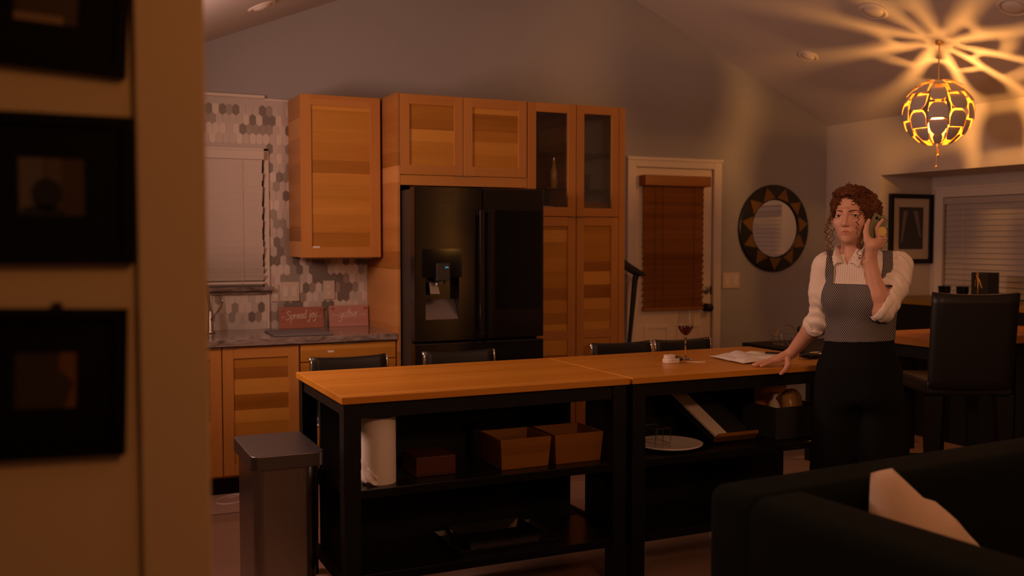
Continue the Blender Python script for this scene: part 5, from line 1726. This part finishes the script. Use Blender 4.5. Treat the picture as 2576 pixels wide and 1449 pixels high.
def curl(path, rho, turns, r, n=None, taper=True, ph=0.0):
    path = [Vector(to_obj(p)) for p in path]
    pts = catmull(path, 8) if len(path) > 2 else [path[0].lerp(path[1], i / 10) for i in range(11)]
    N = n or max(14, int(turns * 11))
    out = []
    for i in range(N):
        t = i / (N - 1) * (len(pts) - 1)
        a = int(min(len(pts) - 2, t)); p = pts[a].lerp(pts[a + 1], t - a)
        d = (pts[a + 1] - pts[a]).normalized()
        x = d.orthogonal().normalized(); y = d.cross(x)
        an = 2 * math.pi * turns * i / (N - 1) + ph
        q = rho * min(1.0, 4 * i / (N - 1) + .25)
        out.append(p + (x * math.cos(an) + y * math.sin(an)) * q)
    hm.tube(out, [r * (1 - 0.5 * (i / (N - 1)) ** 2) if taper else r for i in range(N)], 5)


rg = random.Random(11)
hh = to_head(hair_v)
cand = [i for i in range(len(hair_v)) if hh[i][2] > -.045]
ctr = hp(0, -.02, .02)
front = [i for i in cand if hh[i][1] > .03 and hh[i][2] > .045]
for k in range(1080):
    p = hair_v[rg.choice(cand if k < 900 else front)]
    q = to_head(p[None])[0]
    if q[1] < -.02 and rg.random() < .5:
        continue
    out = (p - ctr) / np.linalg.norm(p - ctr)
    tang = np.cross(out, np.array([rg.uniform(-1, 1), rg.uniform(-1, 1), rg.uniform(-.4, .4)])); tang /= np.linalg.norm(tang)
    if q[1] > .03 and q[2] > .045:                                  # round the forehead the curls sweep sideways
        tang[2] = abs(tang[2]) * 0.25; tang /= np.linalg.norm(tang)
    elif tang[2] > 0:
        tang = -tang
    Lc = rg.uniform(.020, .045)
    e = p + tang * Lc
    e = ctr + (e - ctr) / np.linalg.norm(e - ctr) * (np.linalg.norm(p - ctr) + .002)
    curl([p - out * .003, (p + e) / 2 + out * .0015, e - out * .002], rg.uniform(.0026, .0050), rg.uniform(1.0, 1.9), rg.uniform(.0018, .0034), ph=rg.uniform(0, 6))
# hairline wisps and the long tendrils
for x, z, s in ((-.050, .060, -1), (-.060, .030, -1), (-.064, .005, -1), (.045, .066, 1), (.058, .040, 1)):
    p = hp(x, .085 - 9 * x * x, z)
    for j in range(3):
        d = np.array([s * rg.uniform(.002, .02), rg.uniform(.0, .012), -rg.uniform(.012, .034)])
        curl([p, p + d * .5 + HY * .006, p + d], rg.uniform(.003, .005), rg.uniform(1.2, 2.2), .0014, ph=rg.uniform(0, 6))
for path, rho, tn, r in (
        ([hp(-.066, .045, .030), hp(-.080, .052, -.02), hp(-.072, .056, -.07), hp(-.080, .050, -.12), hp(-.090, .045, -.155)], .0062, 8, .0016),
        ([hp(-.068, .040, .012), hp(-.086, .045, -.03), hp(-.092, .045, -.075), hp(-.086, .040, -.130), hp(-.094, .040, -.160)], .0075, 7, .0017),
        ([hp(-.064, .060, .020), hp(-.068, .068, -.02), hp(-.058, .078, -.045)], .0035, 3.5, .0013),
        ([hp(-.070, .030, .0), hp(-.096, .030, -.05), hp(-.092, .035, -.10)], .0060, 6, .0016),
        ([hp(-.066, .020, -.02), hp(-.072, .03, -.12), hp(-.066, .055, -.165), hp(-.060, .070, -.195)], .0060, 7, .0016),
        ([hp(.048, .066, .060), hp(.056, .070, .020), hp(.048, .080, -.02), hp(.046, .078, -.06), hp(.050, .070, -.10)], .0050, 7.5, .0015),
        ([hp(.050, .060, -.09), hp(.046, .064, -.13), hp(.056, .078, -.165), hp(.064, .082, -.175)], .0080, 4, .0017),
        ([hp(.085, -.03, -.02), hp(.108, -.02, -.05), hp(.112, -.015, -.09), hp(.104, -.02, -.13)], .0085, 6, .0018),
        ([hp(.082, -.05, -.01), hp(.118, -.045, -.045), hp(.124, -.05, -.09), hp(.112, -.05, -.14)], .0085, 6, .0018),
        ([hp(.080, -.06, -.03), hp(.100, -.06, -.07), hp(.104, -.06, -.12), hp(.096, -.06, -.15)], .0085, 6, .0018),
        ([hp(.086, -.02, .03), hp(.112, -.03, .005), hp(.122, -.035, -.03)], .0070, 4, .0017)):
    curl(path, rho, tn, r)
obj('hair', hm, M_hair, wo, local=True, smooth=True)

# ---- shirt
G = axis(-0.27, 0.30, 0.004, [], 1), axis(-0.20, 0.24, 0.004, [], 1), axis(1.02, 1.50, 0.004, [], 1)
Sf = Field(*G)


def full(f, fn):
    return fn(f.ax[0][:, None, None], f.ax[1][None, :, None], f.ax[2][None, None, :]).astype(np.float32)


T0 = full(Sf, torso)
Zg = Sf.ax[2][None, None, :]
Sf.F = np.maximum(np.maximum(T0 - 0.004, Zg - 1.452), 1.085 - Zg).astype(np.float32)
Sf.F = np.minimum(Sf.F, 0.1)
cr = RE + (RW - RE) * 0.12
Sf.cone(RS + np.array([-.004, 0, -.005]), RS + (RE - RS) * .55 + np.array([-.008, 0, 0]), 0.058, 0.050, 0.03)
Sf.cone(RS + (RE - RS) * .5 + np.array([-.008, 0, 0]), RE, 0.051, 0.046, 0.02)
Sf.cone(RE, cr, 0.047, 0.050, 0.012)
Sl = Field(*G)
Sl.cone(LS + np.array([.010, 0, -.004]), LS + (LE - LS) * .45 + np.array([.016, .006, 0]), 0.064, 0.064, 0.03)
Sl.cone(LS + (LE - LS) * .45 + np.array([.016, .006, 0]), LE + np.array([.010, 0, .002]), 0.064, 0.054, 0.02)
# the sleeve opens round the elbow; the forearm leaves it towards the phone
nl = np.array([-.80, .22, .52]); nl /= np.linalg.norm(nl)
cl = LE + np.array([.004, .004, .010]) + nl * 0.012
Sl.F = np.maximum(Sl.F, full(Sl, lambda X, Y, Z: np.where((Y > .03) & (Z < 1.30), (X - cl[0]) * nl[0] + (Y - cl[1]) * nl[1] + (Z - cl[2]) * nl[2], -1.0 + 0 * X)))
Sf.F = smin(Sf.F, Sl.F, 0.012).astype(np.float32)


def wrinkle(X, Y, Z):
    u1 = (LE - LS) / np.linalg.norm(LE - LS); 
    t = (X - LS[0]) * u1[0] + (Y - LS[1]) * u1[1] + (Z - LS[2]) * u1[2]
    wl = np.exp(-((X - 0.16) / 0.11) ** 2) * (X > 0.085)
    d = wl * (0.0034 * np.sin(62 * t + 3.0 * np.sin(38 * X + 20 * Y) + 30 * Y) + 0.0026 * np.sin(120 * t - 95 * X + 70 * Y + 2 * np.sin(50 * Y)))
    wr = (X < -0.11) * 1.0
    lo = np.clip((1.25 - Z) / 0.12, 0, 1)
    d = d + wr * (0.0005 + 0.0046 * lo) * np.sin(150 * Z + 75 * X + 45 * Y + 2.5 * np.sin(55 * Y + 20 * X)) + wr * 0.003 * np.sin(28 * Z + 30 * Y)
    d = d + 0.0012 * np.sin(70 * X + 30 * Z) * ((X > -0.11) & (X < 0.085))
    return d


Sf.F += full(Sf, wrinkle)
# open ends: beyond the cuffs only skin shows
nr = (RW - RE) / np.linalg.norm(RW - RE)
Sf.put(lambda X, Y, Z: np.where(Z < 1.16, (X - cr[0]) * nr[0] + (Y - cr[1]) * nr[1] + (Z - cr[2]) * nr[2] - 0.020, -0.05) + 0 * X, (-.27, -.2, 1.0), (-.06, .2, 1.2), 0.003, 'i')
# open collar
Xs, Ys = Sf.ax[0][:, None, None], Sf.ax[1][None, :, None]
vx = (Xs - TC[0]) * ct + (Ys - TC[1]) * st_; vy = -(Xs - TC[0]) * st_ + (Ys - TC[1]) * ct
vcut = np.maximum(np.abs(vx + 0.030) * 0.92 - (Zg - 1.378) * 0.40, 0.015 - vy)
Sf.F = np.maximum(Sf.F, -vcut).astype(np.float32)
Sf.cone((-0.012, -0.012, 1.405), (-0.014, -0.004, 1.52), 0.055, 0.058, 0.004, 's')
V, Fc = Sf.mesh(); V = relax(V, Fc, 1, 0.4)
cen = V[Fc].mean(1)
xt = (cen[:, 0] - TC[0]) * ct + (cen[:, 1] - TC[1]) * st_
yt = -(cen[:, 0] - TC[0]) * st_ + (cen[:, 1] - TC[1]) * ct
mi = ((np.abs(xt) < 0.082) & (yt > 0.02) & (cen[:, 2] < 1.42)).astype(int)
t_ = NT(M_pleat)
tc_ = t_.n('ShaderNodeTexCoord')
sp_ = t_.n('ShaderNodeSeparateXYZ'); t_.l(tc_.outputs['Object'], sp_.inputs[0])
xx = t_.math('MULTIPLY_ADD', sp_.outputs[0], ct, t_.math('MULTIPLY', sp_.outputs[1], -st_))
wv = t_.math('SINE', t_.math('MULTIPLY', xx, 2 * math.pi / 0.0105))
t_.bump(t_.math('MAXIMUM', wv, 0.2), 0.9, 0.003)
sh = put_mesh('shirt', V, Fc, [M_shirt, M_pleat], wo, mi)
# rolled cuffs as thick bands, collar leaves, button placket
def band(c, nrm, r0, r1, wdt, th, name, squash=1.0):
    nrm = np.asarray(nrm) / np.linalg.norm(nrm)
    a = np.cross(nrm, [0.3, 0.9, 0.1]); a /= np.linalg.norm(a); b = np.cross(nrm, a)
    m = Mb()

    def fn(u, v):
        an = 2 * math.pi * u
        w = (v - .5) * wdt
        r = r0 + (r1 - r0) * v + th * math.sin(math.pi * v) + 0.0016 * math.sin(5 * an + 3 * v) + 0.0012 * math.sin(9 * an)
        return to_obj(c + nrm * (w + 0.002 * math.sin(3 * an)) + (a * math.cos(an) + b * math.sin(an) * squash) * r)
    m.grid(fn, 41, 7)
    return obj(name, m, M_shirt, sh, local=True, smooth=True, solid=0.0035)


band(cr + nr * 0.010, nr, 0.050, 0.051, 0.036, 0.004, 'rolled_cuff')
band(cl - nl * 0.012, nl, 0.0575, 0.0555, 0.030, 0.004, 'rolled_cuff')


def tw(x, y, z):
    return np.array([TC[0] + x * ct - y * st_, TC[1] + x * st_ + y * ct, z])


def surf_y(x, z):
    y = 0.2
    for _ in range(60):
        p = tw(x, y, z)
        d = float(torso(np.array([p[0]]), np.array([p[1]]), np.array([z]))[0])
        if d < 0.0045:
            break
        y -= max(0.0005, d * 0.6 - 0.002)
    return y if y > -0.01 else -0.01


NX, NY = -0.030, 0.004                                               # neck axis in the torso frame
for sx in (-1, 1):
    cin, cout = [], []
    for i in range(27):
        t = i / 26
        al = R(180 - 166 * t)
        xi, yi, zi = NX + sx * math.sin(al) * 0.061, NY - 0.012 + math.cos(al) * 0.063, 1.482 - 0.020 * t - 0.072 * t ** 3
        if t > 0.45:
            yi = max(yi, surf_y(xi, zi) + 0.003)
        if t < 0.55:
            be = R(180 - 215 * t)
            rr = 0.080 + 0.012 * t
            xo, yo, zo = NX + sx * math.sin(be) * rr, NY - 0.012 + math.cos(be) * rr, 1.462 - 0.022 * t
        else:
            q_ = (t - 0.55) / 0.45
            xo = NX + sx * (0.078 - 0.020 * q_); zo = 1.448 - 0.078 * q_
            yo = max(NY - 0.012 + math.cos(R(180 - 215 * 0.55)) * 0.0866 if q_ < .05 else -1, surf_y(xo, zo) + 0.005)
        cin.append((xi, yi, zi)); cout.append((xo, yo, zo))
    m = Mb()
    grid_ = []
    for a_, b_ in zip(cin, cout):
        for j in range(7):
            w = j / 6
            x, y, z = [a_[q] + (b_[q] - a_[q]) * w for q in range(3)]
            z += 0.009 * math.sin(math.pi * w); y += 0.005 * math.sin(math.pi * w)
            grid_.append(to_obj(tw(x, y, z)))
    m.add(grid_, [(i * 7 + j, (i + 1) * 7 + j, (i + 1) * 7 + j + 1, i * 7 + j + 1) for i in range(26) for j in range(6)])
    obj('collar_leaf', m, M_shirt, sh, local=True, smooth=True, solid=0.003)

# ---- pinafore top and straps
Bf = Field(*G)
Xg, Yg = Bf.ax[0][:, None, None], Bf.ax[1][None, :, None]
xt_ = (Xg - TC[0]) * ct + (Yg - TC[1]) * st_; yt_ = -(Xg - TC[0]) * st_ + (Yg - TC[1]) * ct
top = 1.300 - 0.35 * np.maximum(0, np.abs(xt_) - 0.105) * 0 - 0.06 * np.clip((0.02 - yt_) / 0.1, 0, 1)
Bd = np.maximum(T0 - 0.0125, np.maximum(Zg - top, (1.047 + 0.06 * Xg) - Zg))
us0 = np.interp(Bf.ax[2], [1.25, 1.30, 1.38, 1.44], [-0.118, -0.115, -0.110, -0.105])[None, None, :]
us1 = np.interp(Bf.ax[2], [1.25, 1.30, 1.38, 1.44], [0.120, 0.122, 0.128, 0.128])[None, None, :]
stp = np.minimum(np.abs(Xg - us0 + 0 * Yg) - 0.0185, np.abs(Xg - us1 + 0 * Yg) - 0.021)
Sd = np.maximum(np.maximum(T0 - 0.0115, stp), np.maximum(1.26 - Zg, Zg - 1.445))
Bf.F = np.minimum(Bd, Sd).astype(np.float32)
# hollow it so the cloth reads as a shell over the shirt
V, Fc = Bf.mesh(); V = relax(V, Fc, 1, 0.35)
put_mesh('pinafore_top', V, Fc, M_bodice, wo)

# ---- wide black trousers
P_ = Field(axis(-0.30, 0.32, 0.006, [], 1), axis(-0.20, 0.20, 0.006, [], 1), axis(0.012, 1.12, 0.006, [], 1))
Tz = full(P_, torso); Zp = P_.ax[2][None, None, :]
P_.F = np.minimum(0.1, np.maximum(-smin(-(Tz - 0.008), -(0.755 - Zp + 0 * Tz), 0.06), Zp - 1.085)).astype(np.float32)
for sx, ft, r1 in ((-0.066, -0.122, 0.090), (0.100, 0.124, 0.106)):
    P_.cone((sx, -0.005, 0.90), (ft, -0.008, 0.03), 0.094, r1, 0.045)
P_.F += full(P_, lambda X, Y, Z: 0.004 * np.sin(62 * X + 48 * Y + 3 * Z) * np.clip((0.95 - Z) / 0.5, 0, 1))
P_.put(lambda X, Y, Z: 0.022 - Z + 0 * X + 0 * Y, (-.4, -.3, 0), (.4, .3, .1), 0.003, 'i')
V, Fc = P_.mesh()
put_mesh('trousers', V, Fc, M_trouser, wo)
for ft in (-0.112, 0.112):
    m = Mb(); m.ball((ft, -0.045, 0.034), 0.044, 0.115, 0.034, 18)
    m.v = [(x, y, max(0.0, z)) for x, y, z in m.v]
    obj('shoe', m, M_black, wo, local=True, smooth=True)

# ---- the phone she holds
ph = thing('smartphone', 'smartphone with a round gold grip held to the woman\'s ear', 'phone', ORG + UU * PCN[0] + VV * PCN[1] + Vector((0, 0, PCN[2])))


def w3(P):
    return ORG + UU * float(P[0]) + VV * float(P[1]) + Vector((0, 0, float(P[2])))


dirw = lambda d: UU * float(d[0]) + VV * float(d[1]) + Vector((0, 0, float(d[2])))
obj('phone_body', Mb().obox(w3(PCN), dirw(PL), dirw(PW), dirw(PN), 0.074, 0.0365, 0.0050), M_phone, ph, bevel=0.004, seg=3)
obj('screen', Mb().obox(w3(pp(0, 0, -.0052)), dirw(PL), dirw(PW), dirw(PN), 0.070, 0.033, 0.0004), M_phonescreen, ph)
m = Mb()
gc = pp(.006, -.014, 0)
n = 28
for h0, h1, r in ((.0052, .0310, .007), (.0310, .0345, .0200)):
    ring = []
    for h in (h0, h1):
        ring.append([w3(gc + PN * h + (PL * math.cos(2 * math.pi * k / n) + PW * math.sin(2 * math.pi * k / n)) * r) for k in range(n)])
    m.prism(ring[0], ring[1][0] - ring[0][0])
obj('grip', m, M_grip, ph, fix=True)
m = Mb()
for l, w in ((.055, .018), (.055, .000)):
    c = w3(pp(l, w, .0050))
    ring = [c + (dirw(PL) * math.cos(2 * math.pi * k / 16) + dirw(PW) * math.sin(2 * math.pi * k / 16)) * 0.0065 for k in range(16)]
    m.prism(ring, dirw(PN) * 0.002)
obj('camera_lens', m, M_gloss, ph, fix=True)
